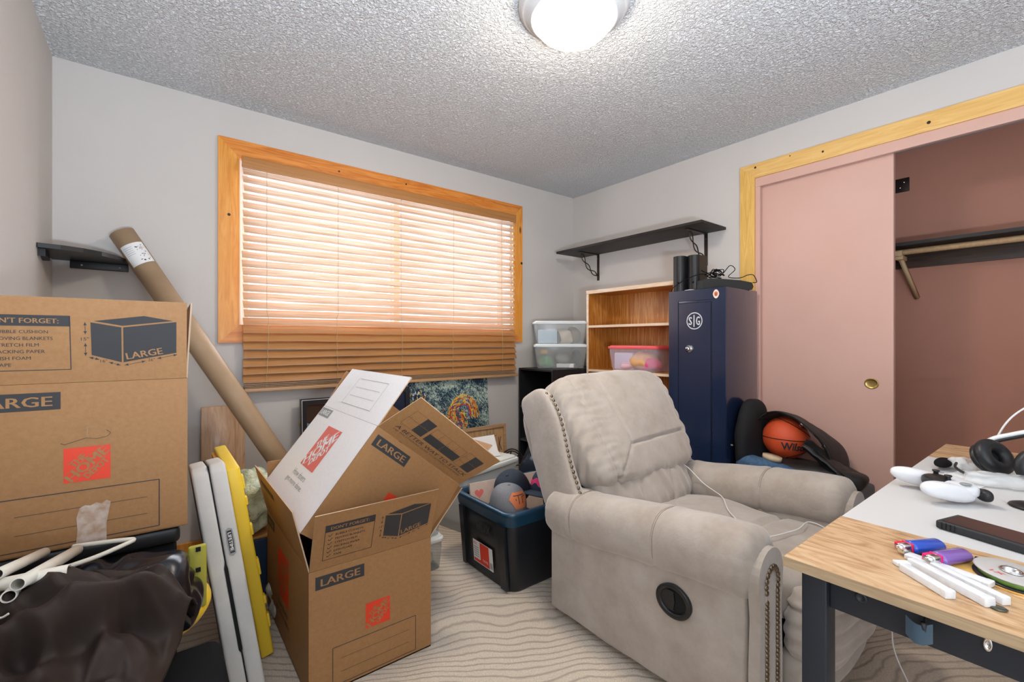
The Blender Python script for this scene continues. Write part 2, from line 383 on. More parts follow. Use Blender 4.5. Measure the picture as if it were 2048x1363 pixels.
# closet shelf board, rod, bracket, plate
t = thing('closet_shelf', 'dark stained wooden closet shelf board on a wall cleat above hanging rod', 'shelf', (3.5, .5, 1.68))
G().lohi((3.34, DY0 - .245, 1.682), (3.648, DY1 + .245, 1.70), BrownBlk).obj('board', t)
G().lohi((3.622, DY0 - .245, 1.585), (3.649, DY1 + .245, 1.682), wood('dark_walnut', (.03, .014, .008), (.05, .024, .012), (.075, .036, .018), 1, knots=False)).obj('cleat', t)
g = G().cyl((3.42, DY0 - .245, 1.655), (3.42, DY1 + .245, 1.655), .0165, mottled('bare_wood_rod', (.42, .26, .13), (.5, .33, .18), 80), 16)
rod = tag(g.obj('closet_rod', loc=(3.42, .5, 1.655)), 'round bare wooden hanging rod under the dark closet shelf', 'rod')
t = thing('rod_bracket', 'light wooden bracket arm holding closet rod against pink wall', 'bracket', (3.6, .70, 1.4))
RB = simple('bracket_wood', (.50, .34, .19))
T = frame((3.435, .70, 1.615), (1, 0, 0), (0, 0, 1))
G().tube([(3.44, .70, 1.625), (3.635, .66, 1.40)], .014, RB, 4).obj('arm', t)
g = G().lohi((3.40, .682, 1.612), (3.50, .718, 1.638), RB, bev=.004); g.lohi((3.385, .684, 1.630), (3.403, .716, 1.662), RB, bev=.003); g.obj('saddle', t)
g = G().cyl((3.618, .664, 1.418), (3.612, .665, 1.414), .005, Iron); g.obj('screw', t)
g = G().box((3.646, .735, 2.105), (.008, .07, .085), Iron, bev=.003); g.cyl((3.641, .725, 2.12), (3.635, .725, 2.12), .006, Chrome); g.cyl((3.641, .745, 2.09), (3.635, .745, 2.09), .006, Chrome)
tag(g.obj('metal_plate', loc=(3.646, .735, 2.105)), 'small square dark metal plate screwed high inside the closet', 'plate')

# ---------------------------------------------------------------- ceiling light
t = thing('ceiling_light', 'round flush-mount ceiling light with glowing frosted dome and stepped rim', 'light', (1.272, 1.24, ZC))
T = M.Translation((1.272, 1.24, ZC))
G().lathe([(.214, 0), (.214, -.012), (.206, -.018), (.204, -.026), (.196, -.034), (.186, -.036), (.182, -.044), (.172, -.050), (.168, -.058), (.160, -.062), (.157, -.062), (.155, -.05), (.1, -.02)], LampRim, T, 64).obj('rim', t)
G().lathe([(.151, -.058)] + [(.151 * math.cos(a * PI / 24), -.058 - .078 * math.sin(a * PI / 24)) for a in range(1, 13)], LampGlass, T, 48).obj('glass_dome', t)

# ---------------------------------------------------------------- window blind
t = thing('window_blind', 'wide brown woven-wood slat blind hanging over the pine framed window', 'blind', (1.32, 2.87, 2.15))
G().lohi((.368, 2.852, 2.085), (2.272, 2.858, 2.148), Slat, bev=.002).obj('valance', t)
G().lohi((.372, 2.862, 2.105), (2.27, 2.905, 2.15), Rail).obj('headrail', t)
g = G(); zs = [2.072 - .0457 * i for i in range(26)]
for k, z in enumerate(zs):
    up = z > 1.2; x0 = .374 + (.004 if k % 5 == 2 else 0) - (.006 if 9 < k < 13 else 0); x1 = 2.266 + (0 if up else .012 + .004 * (k % 3)); dz = .003 * math.sin(k * 1.7)
    tl = .0206 + .0006 * math.sin(k * 2.3)
    def f(u, v, x0=x0, x1=x1, z=z, k=k):
        x = x0 + (x1 - x0) * u; s = v - .5; sag = .0016 * math.sin(u * 9 + k) + .0012 * math.sin(u * 23 + k * 2.1)
        return (x, 2.875 + s * .026 - .003 * (1 - 4 * s * s), z + s * 2 * tl + sag)
    g.grid(f, 28, 4, Slat)
g.obj('slats', t)
for x in (.488, .879, 1.291, 1.697, 2.13):
    g = G(); pts = []
    for k in range(60):
        z = 2.09 - k * (2.09 - .868) / 59; b = .008 * math.sin(k * .11 + x * 7) if z < 1.3 else 0
        pts.append((x + b + .0015 * math.sin(k * 1.9), 2.857 - (.001 if z < 1.2 else 0), z))
    g.tube(pts, .0013, Cord, 5); g.obj('ladder_cord', t)
g = G(); g.tube([(2.205, 2.853, 2.06), (2.207, 2.85, 1.9), (2.204, 2.85, 1.72)], .0011, Cord, 5); g.tube([(2.222, 2.853, 2.06), (2.22, 2.85, 1.9), (2.224, 2.85, 1.58)], .0011, Cord, 5)
g.lathe([(0, .03), (.004, .028), (.009, 0), (0, -.001)], Rail, M.Translation((2.207, 2.85, 1.70)), 12); g.obj('pull_cord', t)
for i, z in enumerate((.902, .893, .884)): G().lohi((.380, 2.858, z - .003), (2.285, 2.89, z), Rail).obj('stacked_slat', t)
G().lohi((.378, 2.852, .858), (2.292, 2.896, .878), Rail, bev=.003).obj('bottom_rail', t)

# ---------------------------------------------------------------- cardboard moving boxes
BW, BH, BD, FL, TH = .43, .405, .68, .208, .004
def logo(g, T, x, y, w_, h, red, bg, dark=None):
    g.rect(T, x, y, x + w_, y + h, red, .0006)
    Tl = T @ M.Translation((x, y, 0)) @ M.Diagonal((w_, h, 1, 1)) @ M.Rotation(PI / 4, 4, 'Z')
    # unit square rotated: text runs along the diagonal
    for s, u, v, a, b in (('THE', .44, .150, .44, .165), ('HOME', .115, -.125, 1.18, .25), ('DEPOT', .40, -.325, .68, .165)):
        g.text(s, Tl, u, v, a, b, bg, .0011, .06)
    for v in (.136, -.145): g.line(Tl, (.2, v), (1.2, v), .012, bg, .0012)
def faceA(g, T, bg=Card, ink=Ink, red=Red, lines=True):
    g.rect(T, .02, .342, .178, .384, ink); g.text('LARGE', T, .036, .351, .128, .0235, bg, .0011, .035)
    logo(g, T, .183, .159, .0865, .085, red, bg)
    if lines:
        for a, b in (((.074, .013), (.368, .013)), ((.368, .013), (.368, .137)), ((.368, .137), (.074, .137)), ((.074, .137), (.074, .013))): g.line(T, a, b, .0022, ink)
        for y in (.095, .051): g.line(T, (.10, y), (.343, y), .0011, ink)
def faceB(g, T, bg, ink, red):
    g.rect(T, .010, .358, .155, .398, ink); g.text('LARGE', T, .026, .367, .113, .0225, bg, .0011, .035)
    logo(g, T, .228, .158, .175, .176, red, bg)
    g.text('How doers', T, .222, .113, .165, .024, ink, .0006, .0); g.text('get more done.', T, .195, .076, .222, .026, ink, .0006, .0)
def arrow(g, T, a, b, ink, z=.0006):
    a = V(a); b = V(b); d = (b - a).normalized(); n = V((-d.y, d.x)); g.line(T, a, b, .0011, ink, z)
    for p, s in ((a, 1), (b, -1)): g.poly(T, [tuple(p), tuple(p + d * s * .008 + n * .0032), tuple(p + d * s * .008 - n * .0032)], ink, z + .0001)
def flapForget(g, T, ink=Ink, bg=Card, ox=0):
    x0, x1 = .036, .195
    for a, b in (((x0, .033), (x1, .033)), ((x1, .033), (x1, .165)), ((x0, .165), (x0, .033))): g.line(T, a, b, .0018, ink)
    g.rect(T, x0, .139, x1, .165, ink); g.text("DON'T FORGET:", T, .052, .146, .124, .012, bg, .0011, .03)
    for i, (s, w_) in enumerate((('BUBBLE CUSHION', .088), ('MOVING BLANKETS', .096), ('STRETCH FILM', .072), ('PACKING PAPER', .082), ('DISH FOAM', .058), ('TAPE', .026))):
        y = .1215 - i * .0157; g.text(s, T, .069, y, w_, .0078, ink, .0007, .008)
        g.line(T, (.047, y + .005), (.0515, y), .002, ink); g.line(T, (.0515, y), (.060, y + .009), .0018, ink)
    P = dict(a=(.235, .152), b=(.294, .143), c=(.403, .156), d=(.338, .168), e=(.236, .070), f=(.293, .048), h=(.403, .072))
    g.poly(T, [(.232, .150), (.290, .1385), (.290, .048), (.233, .068)], ink, .0006)
    g.poly(T, [(.2935, .1385), (.403, .155), (.403, .071), (.2935, .048)], ink, .0006)
    g.poly(T, [(.238, .1535), (.292, .1425), (.396, .1575), (.335, .169)], ink, .0006)
    g.text('LARGE', T @ M.Translation((.300, .055, 0)) @ M.Rotation(R(10.5), 4, 'Z'), 0, 0, .076, .017, bg, .0011, .03)
    for a, b in (((.222, .1505), (.222, .120)), ((.222, .098), (.222, .066)), ((.228, .0625), (.2475, .056)), ((.265, .049), (.288, .040)), ((.295, .040), (.338, .050)), ((.362, .056), (.405, .066))): arrow(g, T, a, b, ink)
    g.text('15"', T, .214, .1045, .015, .008, ink); g.text('16"', T, .249, .0485, .013, .0075, ink); g.text('26"', T, .343, .0495, .014, .0075, ink)
def flapStack(g, T, ink=Ink):
    def cell(x0, y0, x1, y1): g.rect(T, x0, y0, x1, y1, ink, .0006)
    def out(x0, y0, x1, y1):
        for a, b in (((x0, y0), (x1, y0)), ((x1, y0), (x1, y1)), ((x1, y1), (x0, y1)), ((x0, y1), (x0, y0))): g.line(T, a, b, .0009, ink, .0007)
    cell(.088, .074, .134, .1135); cell(.088, .1145, .134, .157); out(.036, .074, .088, .115); out(.036, .115, .088, .157)
    cell(.146, .072, .2255, .110); cell(.2265, .072, .307, .110)
    for i in range(4): out(.146 + i * .04, .110, .186 + i * .04, .147)
    cell(.347, .070, .394, .111); cell(.347, .112, .394, .153); out(.315, .070, .347, .096); out(.315, .096, .347, .124); out(.315, .124, .347, .153)
    for s, x, y in (('27"', .040, .066), ('1ft', .146, .113), ('1ft', .19, .113), ('1ft', .23, .113), ('1ft', .27, .113), ('16"', .317, .099), ('26"', .317, .127), ('27"', .040, .119)): g.text(s, T, x, y, .010, .004, ink)
    for x, y in ((.092, .078), (.11, .117), (.15, .076), (.231, .076), (.351, .074), (.37, .116)): g.text('L', T, x, y, .003, .004, Card, .0011)
    g.text('A BETTER WAY TO STACK', T, .038, .044, .362, .0155, ink, .0007, .015, shear=.2)
    g.text('USE THIS STACKING GUIDE TO OPTIMIZE YOUR MOVE', T, .040, .031, .345, .0072, ink, .0007, .002, shear=.2)
def panel(T, w_, h, m, prints, name, parent, th=TH):
    g = G(); g.prism([(0, 0), (w_, 0), (w_, h), (0, h)], th, m, T @ M.Translation((0, 0, -th)), CardEdge)
    if prints: prints(g, T)
    return g.obj(name, parent)
def carton(name, label, O, X, Z, fl, prints, D=BD, side=Card, seal=False):
    """O = bottom left corner of front face, X along the front face, Z up the face. fl: lean of flaps front,left,right,back from upright, outward, degrees."""
    X = V(X).normalized(); Z = V(Z).normalized(); Y = Z.cross(X); O = V(O)
    c = O + X * BW / 2 + Y * D / 2; t = thing(name, label, 'box', c)
    g = G(); F = frame(O, X, Z); Lf = frame(O + Y * D, -Y, Z); Rt = frame(O + X * BW, Y, Z); Bk = frame(O + X * BW + Y * D, -X, Z)
    for T, w_, m, pr in ((F, BW, Card, prints.get('front')), (Lf, D, side, prints.get('left')), (Rt, D, Card, prints.get('right')), (Bk, BW, Card, None)):
        e = .0015 if w_ == D else 0
        g.prism([(e, 0), (w_ - e, 0), (w_ - e, BH), (e, BH)], TH, m, T @ M.Translation((0, 0, -TH)), m)
        if pr: pr(g, T)
    g.prism([(0, 0), (BW, 0), (BW, D), (0, D)], TH, Card, frame(O, X, Y))
    b = g.obj('body', t)
    for T, w_, a, pr, m in zip((F, Lf, Rt, Bk), (BW, D, D, BW), fl, (prints.get('ffront'), prints.get('fleft'), None, None), (Card, side, Card, Card)):
        if a is None: continue
        h = T @ M.Translation((0, BH + .001, 0)) @ M.Rotation(R(a), 4, 'X')
        panel(h @ M.Translation((.002, 0, 0)), w_ - .004, FL, m, (lambda g, T, pr=pr: pr(g, T)) if pr else None, 'flap', t)
    return t, b, F, Lf
def tape(g, T):
    random.seed(3)
    pts = [(.205, -.001), (.262, -.001), (.262, .045), (.270, .098), (.262, .1045), (.252, .0965), (.243, .1025), (.232, .096), (.222, .0985), (.212, .094), (.206, .07), (.208, .04)]
    g.poly(T, pts, TapeM, .0013)
def cut(g, T):
    g.tube([T @ V((x, y, .0008)) for x, y in ((.178, .258), (.184, .254), (.20, .259), (.222, .266), (.245, .262), (.264, .266), (.27, .274), (.262, .282))], .0005, Ink, 4)
    g.tube([T @ V((x, y, .0008)) for x, y in ((.225, .266), (.226, .292), (.217, .2915), (.236, .2925))], .0005, CardEdge, 4)
# left box on the trunk
def fl_(g, T): faceA(g, T); tape(g, T); cut(g, T)
carton('moving_box', 'large brown cardboard moving box standing highest at left edge, on a black chest', (-.362, 1.556, .632), (1, -.02, 0), (0, 0, 1), (9, -4, 3, 0), dict(front=fl_, ffront=flapForget), D=.66)
def slist(g, T):
    g.rect(T, .07, .139, .33, .165, Ink); g.text('A BETTER WAY TO STACK', T, .09, .146, .2, .011, Card, .0011, .01)
    for i in range(7): g.text(('USE THIS GUIDE', 'LARGE', 'MEDIUM', 'SMALL', 'EXTRA LARGE', 'HEAVY DUTY', 'WARDROBE')[i], T, .09, .119 - i * .0145, (.10, .05, .06, .05, .08, .08, .07)[i], .007, Ink)
    for a, b in (((.07, .02), (.33, .02)), ((.33, .02), (.33, .165)), ((.07, .165), (.07, .02))): g.line(T, a, b, .0015, Ink)
carton('moving_box', 'large brown cardboard box on the carpet holding another tilted box inside', (.379, 1.529, .001), (1, .0, 0), (0, 0, 1), (19, 13.5, 42, 3),
       dict(front=faceA, ffront=flapForget, left=lambda g, T: faceB(g, T, Card, Ink, Red), fleft=slist))
def flGlare(g, T):
    for a, b in (((.17, .04), (.50, .04)), ((.50, .04), (.50, .165)), ((.50, .165), (.19, .165)), ((.18, .165), (.17, .04))): g.line(T, a, b, .0018, InkPale)
    for y in (.123, .082): g.line(T, (.20, y), (.472, y), .0012, InkPale)
A39 = R(39)
carton('moving_box', 'tilted open cardboard box with side painted glare-white leaning inside the lower box', (.357, 1.549, .527), (math.cos(A39), 0, -math.sin(A39)), (math.sin(A39), 0, math.cos(A39)), (48, 1, 12, 20),
       dict(front=lambda g, T: faceA(g, T, lines=False), ffront=flapStack, left=lambda g, T: faceB(g, T, CardGlare, InkPale, RedPale), fleft=flGlare), D=.645, side=CardGlare)

# ---------------------------------------------------------------- left corner: shelf, tube, board
t = thing('corner_shelf', 'small black corner shelf on left wall with a screwed cleat', 'shelf', (-.3, 2.85, 1.51))
pts = [(XL + .001, YB - .001), (XL + .001, 2.575)] + [(XL + .265 * math.sin(a) * 1.0 + .0, YB - .355 * math.cos(a) ** .9 if math.cos(a) > 0 else YB) for a in [R(q) for q in (15, 30, 45, 60, 75)]] + [(-.108, YB - .001)]
g = G(); g.prism(pts, .018, Black, M.Translation((0, 0, 1.512))); g.obj('board', t, bevel=.003)
g = G().lohi((-.315, YB - .02, 1.478), (-.108, YB - .001, 1.5115), Black, bev=.002); c = g.obj('cleat', t)
for x in (-.275, -.14):
    g = G().cyl((x, YB - .02, 1.494), (x, YB - .0215, 1.494), .004, Grey, 12); g.obj('screw', c)
g = G(); T = frame((XL + .001, 2.61, 1.512), (0, 1, 0), (0, 0, -1))
g.prism([(0, 0), (.09, .0), (.105, .03), (.095, .036), (.05, .022), (.0, .03)], .022, Black, frame((XL + .023, 2.60, 1.511), (0, 1, 0), (0, 0, -1)))
g.obj('bracket', t)
p0, p1 = V((-.130, 2.862, 1.655)), V((.775, 2.50, .03)); ax = (p1 - p0).normalized()
t = thing('mailing_tube', 'long kraft cardboard mailing tube leaning against the back wall', 'tube', tuple(p1))
g = G(); T = frame(p0, ax.cross(V((0, 1, 0))).cross(ax) * 1.0, ax.cross(ax.cross(V((0, 1, 0))).cross(ax))); xa = ax.orthogonal().normalized(); T = frame(p0, xa, ax.cross(xa)); Lh = (p1 - p0).length
g.lathe([(.046, .012), (.046, 0), (.051, 0), (.051, Lh), (.046, Lh), (.046, .01)], Tube, T, 40); g.obj('tube_body', t)
G().lathe([(0, .012), (.046, .012)], Tube, T, 40).obj('end_cap', t)
# wrap-around label facing the room
u = V((0, -1, 0)); u = (u - ax * u.dot(ax)).normalized(); vv = ax.cross(u)
def lab(r, a, s): q = R(a); return p0 + ax * s + (u * math.cos(q) + vv * math.sin(q)) * r
g = G(); g.grid(lambda a, s: lab(.0515, -62 + 118 * a, .075 + .105 * s), 20, 4, Paper)
random.seed(5)
for i in range(26):
    a0 = -50 + random.random() * 40; s0 = .085 + .085 * random.random(); g.grid(lambda a, s, a0=a0, s0=s0: lab(.0519, a0 + (3 + i % 4 * 2) * a, s0 + .003 * s), 3, 2, Ink)
for i in range(5): g.grid(lambda a, s, i=i: lab(.0519, 2 + 42 * a, .09 + i * .009 + .0015 * s), 4, 2, InkPale)
g.obj('address_label', t)['label'] = 'white printed address label'
t2 = thing('pine_board', 'short knotty pine board leaning on back wall behind the cardboard tube', 'board', (.28, 2.85, 0))
KP = wood('knotty_board', (.52, .28, .15), (.62, .38, .22), (.68, .45, .28), 2)
G().box((0, 0, .395), (.20, .02, .79), KP, M.Translation((.285, 2.86, .0)) @ M.Rotation(R(-3.2), 4, 'X'), bev=.003).obj('plank', t2)

# ---------------------------------------------------------------- right wall shelf with scroll brackets
t = thing('wall_shelf', 'long black wall shelf on scrolled iron brackets above the oak bookcase', 'shelf', (2.85, 2.17, 1.9))
G().lohi((2.69, 1.515, 1.883), (XR - .001, 2.83, 1.901), BrownBlk, bev=.002).obj('board', t)
for y in (2.63, 1.655):
    g = G().lohi((XR - .006, y - .012, 1.66), (XR - .001, y + .012, 1.875), Iron, bev=.001).lohi((2.755, y - .012, 1.876), (XR - .001, y + .012, 1.8825), Iron, bev=.001)
    for ph in (0, PI):
        pts = []
        for k in range(49):
            q = k / 48; c_ = V((2.79, 0, 1.868)).lerp(V((XR - .012, 0, 1.70)), q); bow = .028 * math.sin(q * PI); nrm_ = V((-.62, 0, -.78))
            p = c_ + nrm_ * (bow + .017 * math.sin(q * 3 * PI + ph)); pts.append((p.x, y + .004 * math.cos(q * 3 * PI + ph), p.z))
        g.tube(pts, .0042, Iron, 6)
    br = g.obj('bracket', t)
    for z in (1.70, 1.845): G().cyl((XR - .006, y, z), (XR - .009, y, z), .0045, Chrome, 10).obj('screw', br)

# ---------------------------------------------------------------- oak bookcase
t = thing('bookcase', 'open oak bookcase with pale edged shelves between black shelf and blue safe', 'bookcase', (2.85, 2.1, 0))
bx0, bx1, by0, by1, bz = 2.70, 2.985, 1.70, 2.492, 1.535
def panelx(g, lo, hi):
    g.lohi(lo, hi, Oak); return g
for y in (by1 - .02, by0): G().lohi((bx0 + .004, y, 0), (bx1, y + .02, bz - .02), Oak).lohi((bx0, y, 0), (bx0 + .004, y + .02, bz - .02), OakE).obj('side_panel', t)
G().lohi((bx0 + .004, by0, bz - .02), (bx1, by1, bz), Oak).lohi((bx0 - .004, by0, bz - .024), (bx0 + .004, by1, bz + .004), OakE, bev=.002).obj('top', t)
G().lohi((bx1 - .008, by0 + .02, .02), (bx1, by1 - .02, bz - .02), Oak).obj('back_panel', t)
for z in (.10, .42, .74 + .16, 1.245): G().lohi((bx0 + .006, by0 + .02, z), (bx1 - .008, by1 - .02, z + .018), Oak).lohi((bx0, by0 + .02, z), (bx0 + .006, by1 - .02, z + .018), OakE).obj('shelf', t)
# ---------------------------------------------------------------- black open shelf unit in the corner
t = thing('cube_shelf', 'black open shelf unit in the room corner under two clear bins', 'shelf unit', (2.65, 2.7, 0))
sx0, sx1, sy0, sy1, sz = 2.345, 2.985, 2.505, 2.912, .921
ShB = mat('black_laminate', (.014, .014, .016), .45)
for y in (sy0, sy1 - .016): G().lohi((sx0, y, 0), (sx1, y + .016, sz - .016), ShB).obj('side_panel', t)
G().lohi((sx0, sy0, sz - .016), (sx1, sy1, sz), ShB, bev=.001).obj('top', t); G().lohi((sx1 - .006, sy0 + .016, .0), (sx1, sy1 - .016, sz - .016), BlackM).obj('back_panel', t)
for z in (.05, .33, .60): G().lohi((sx0 + .004, sy0 + .016, z), (sx1 - .006, sy1 - .016, z + .015), mat('shelf_grey_edge', (.05, .05, .055), .4)).obj('shelf', t)

# ---------------------------------------------------------------- clear storage bins
def bin_(name, label, c, rz, lx, ly, h, body, lidm, z0, seed, group=None, lidh=.016, taper=.86, fill=None):
    t = thing(name, label, 'bin', (c[0], c[1], z0), rz, group)
    hb = h - lidh
    def ring(z, k, r=.03, off=0):
        a, b = lx / 2 * k - off, ly / 2 * k - off; out = []
        for cx, cy, a0 in ((a - r, b - r, 0), (-a + r, b - r, 90), (-a + r, -b + r, 180), (a - r, -b + r, 270)):
            for q in range(0, 91, 18): out.append((cx + r * math.cos(R(a0 + q)), cy + r * math.sin(R(a0 + q)), z))
        return out
    lv = [ring(z, taper + (1 - taper) * z / hb * .94) for z in (0, .006, hb * .45, hb * .72)] + [ring(hb * .73, .955 * 1.0)] + [ring(hb, .97)]
    n = len(lv[0]); vs = [p for r_ in lv for p in r_]
    fs = [(i * n + j, i * n + (j + 1) % n, (i + 1) * n + (j + 1) % n, (i + 1) * n + j) for i in range(len(lv) - 1) for j in range(n)] + [tuple(range(n))[::-1]]
    g = G(); g.faces(vs, fs, body, None, True); g.obj('bin_body', t, world=False)
    g = G()
    rr = [ring(hb - .008, 1.0), ring(hb + .004, 1.01), ring(hb + lidh * .55, 1.0), ring(hb + lidh * .6, .95), ring(hb + lidh, .93)]
    vs = [p for r_ in rr for p in r_]; fs = [(i * n + j, i * n + (j + 1) % n, (i + 1) * n + (j + 1) % n, (i + 1) * n + j) for i in range(4) for j in range(n)] + [tuple(range(4 * n, 5 * n))]
    g.faces(vs, fs, lidm, None, False); g.obj('lid', t, world=False, bevel=.002)
    if fill:
        random.seed(seed)
        for nm, col, dx, dy, dz, x, y, z, rzz in fill:
            g = G(); T = M.Translation((c[0], c[1], z0)) @ M.Rotation(rz, 4, 'Z') @ M.Translation((x, y, z + dz / 2 + .006)) @ M.Rotation(rzz, 4, 'Z')
            if nm[0] == 'folded': g.box((0, 0, 0), (dx, dy, dz), col, T, bev=min(dx, dy, dz) * .1)
            else: g.cushion((0, 0, 0), (dx / 2, dy / 2, dz / 2), col, T, p=2.6, n=10, amp=min(dx, dy, dz) * .22, freq=14, seed=random.random() * 50)
            tag(g.obj(nm[1], loc=tuple(T.translation)), nm[2], nm[3])
    return t
c_tan, c_dk, c_pk, c_lav, c_or, c_br = [simple(n_, c_, .85) for n_, c_ in (('cream_cloth', (.66, .55, .42)), ('dark_item', (.05, .06, .07)), ('magenta_cloth', (.70, .08, .22)), ('lavender_cloth', (.62, .55, .68)), ('orange_cloth', (.72, .38, .16)), ('olive_cloth', (.20, .16, .10)))]
c_bl, c_gn, c_yl = simple('pale_blue_item', (.45, .58, .68), .6), simple('green_item', (.12, .35, .17), .6), simple('ochre_item', (.62, .40, .10), .6)
rzb = R(-38)
bin_('storage_bin', 'lower of two clear bins with white lid stacked on black corner shelf', (2.615, 2.71), rzb, .43, .27, .195, Clear, LidW, sz + .0005, 1, 'stacked clear bins in corner', fill=[
    (('lump', 'green_cloth', 'green cloth bundle inside lower clear corner bin', 'cloth'), c_gn, .10, .16, .10, -.11, -.02, 0, .2), (('lump', 'ochre_toy', 'ochre soft toy inside lower clear corner bin', 'toy'), c_yl, .06, .08, .05, -.135, -.06, .10, .2),
    (('folded', 'flat_box', 'white flat box lying inside lower clear corner bin', 'box'), Paper, .14, .12, .03, .05, -.05, 0, -.3), (('lump', 'grey_cable_bundle', 'grey cable bundle inside lower clear corner bin', 'cable'), Grey, .12, .12, .09, .02, 0, .035, 0), (('lump', 'navy_cloth', 'navy cloth roll at right inside lower clear corner bin', 'cloth'), c_dk, .07, .15, .14, .14, 0, 0, .1)])
bin_('storage_bin', 'upper of two clear bins with white lid stacked on black corner shelf', (2.61, 2.712), rzb + .02, .43, .27, .185, Clear, LidW, sz + .194, 2, 'stacked clear bins in corner', fill=[
    (('folded', 'white_carton', 'white printed carton at left inside upper clear corner bin', 'box'), c_bl, .15, .05, .11, -.10, -.055, 0, .03), (('lump', 'cream_cloth', 'cream cloth bundle inside upper clear corner bin', 'cloth'), c_tan, .12, .12, .12, .04, -.02, 0, .2),
    (('lump', 'olive_cloth', 'olive cloth behind cream cloth in upper clear corner bin', 'cloth'), c_br, .10, .12, .13, .12, 0, 0, .1), (('lump', 'black_cloth', 'black item in middle of upper clear corner bin', 'cloth'), c_dk, .05, .10, .10, -.015, -.02, 0, .1)])
bin_('storage_bin', 'clear bin with coral red lid full of clothes on oak shelf', (2.825, 2.075), R(-90), .445, .225, .188, ClearP, LidR, .9185, 3, fill=[
    (('folded', 'lavender_shirt', 'folded lavender shirt in the coral lidded bin', 'cloth'), c_lav, .17, .17, .13, -.09, 0, 0, 0), (('lump', 'orange_shirt', 'orange crumpled shirt in the coral lidded bin', 'cloth'), c_or, .20, .16, .12, .05, -.03, .01, .2),
    (('lump', 'magenta_shirt', 'magenta patterned shirt in the coral lidded bin', 'cloth'), c_pk, .16, .15, .09, .11, -.02, 0, 0), (('lump', 'white_shirt', 'white pink patterned shirt at bottom of coral lidded bin', 'cloth'), simple('pale_pink_cloth', (.75, .45, .5)), .14, .16, .07, -.05, -.025, 0, .2)])

# ---------------------------------------------------------------- gun safe
t = thing('gun_safe', 'tall glossy navy blue steel safe with round dial beside closet', 'safe', (2.77, 1.485, 0))
fx, sy_0, sy_1, szt = 2.575, 1.302, 1.672, 1.452
G().lohi((fx + .004, sy_0, 0), (2.965, sy_1, szt), Navy, bev=.004).obj('body', t)
T = frame((fx + .004, sy_1, 0), (0, -1, 0), (0, 0, 1)); W = sy_1 - sy_0
def rectf(g, a, b, c, d, wd, z, m):
    for q in (((a, b), (a + wd, d - wd)), ((c - wd, b), (c, d - wd)), ((a + wd, b), (c - wd, b + wd)), ((a, d - wd), (c, d))): g.prism([q[0], (q[1][0], q[0][1]), q[1], (q[0][0], q[1][1])], z, m, T)
dx0, dx1, dz0, dz1 = .070, .278, .06, szt - .082
g = G(); rectf(g, .001, 0, W - .001, szt - .001, .064, .004, Navy); g.obj('front_frame', t, bevel=.0015)
g = G().prism([(.066, .055), (dx1 + .006, .055), (dx1 + .006, dz1 + .006), (.066, dz1 + .006)], .0012, NavyD, T); g.obj('door_gap', t)
g = G().prism([(dx0 + .001, dz0), (dx1, dz0), (dx1, dz1), (dx0 + .001, dz1)], .004, Navy, T); dr = g.obj('door', t, bevel=.0015)
g = G(); g.prism([(.290, .02), (W - .002, .02), (W - .002, szt - .07), (.290, szt - .07)], .0045, Navy, T); g.obj('hinge_side_strip', t, bevel=.001)
g = G(); cx, cz = .176, 1.262; n_ = 40
for r0, r1 in ((.046, .052),):
    g.faces([(cx + r_ * math.cos(2 * PI * i / n_), cz + r_ * math.sin(2 * PI * i / n_) * 1.0, .0048) for i in range(n_) for r_ in (r0, r1)], [(2 * i, 2 * i + 1, (2 * i + 3) % (2 * n_), (2 * i + 2) % (2 * n_)) for i in range(n_)], Silver, T)
g.text('S', T, cx - .038, cz - .024, .023, .048, Silver, .0048, .03); g.text('I', T, cx - .006, cz - .036, .007, .072, Silver, .0048, .02); g.text('G', T, cx + .010, cz - .026, .026, .052, Silver, .0048, .03)
g.obj('round_emblem', dr)['label'] = 'silver ring with letters'
g = G().lathe([(0, .030), (.010, .030), (.013, .024), (.013, .014), (.021, .012), (.024, .004), (.024, 0)], Chrome, T @ M.Translation((.144, 1.092, .004)), 28); g.lathe([(0, .0305), (.005, .0305)], Iron, T @ M.Translation((.144, 1.092, .0042)), 12); g.obj('lock_dial', dr)['label'] = 'round chrome lock dial'
g = G()
for i in range(60): g.cyl(T @ V((.2835, .12 + i * .02, .0035)), T @ V((.2835, .128 + i * .02, .0035)), .0012, NavyD, 5)
g.obj('hinge_seam', t)
g = G(); sc_ = T @ M.Translation((.312, 1.415, .0052)); pts = [(.017 * math.cos(a) * (1.05 + .06 * math.cos(4 * a)), .026 * math.sin(a)) for a in [2 * PI * i / 36 for i in range(36)]]
g.prism(pts, .0005, simple('sticker_cream', (.78, .62, .54)), sc_); g.poly(sc_, [(.012 * math.cos(a), .014 * math.sin(a)) for a in [2 * PI * i / 24 for i in range(24)]], simple('sticker_rust', (.62, .18, .07)), .0009)
g.poly(sc_, [(-.002, -.012), (.002, -.012), (.0025, .004), (0, .008), (-.0025, .004)], Ink, .0012); g.obj('sticker', t)['label'] = 'small cream badge sticker'
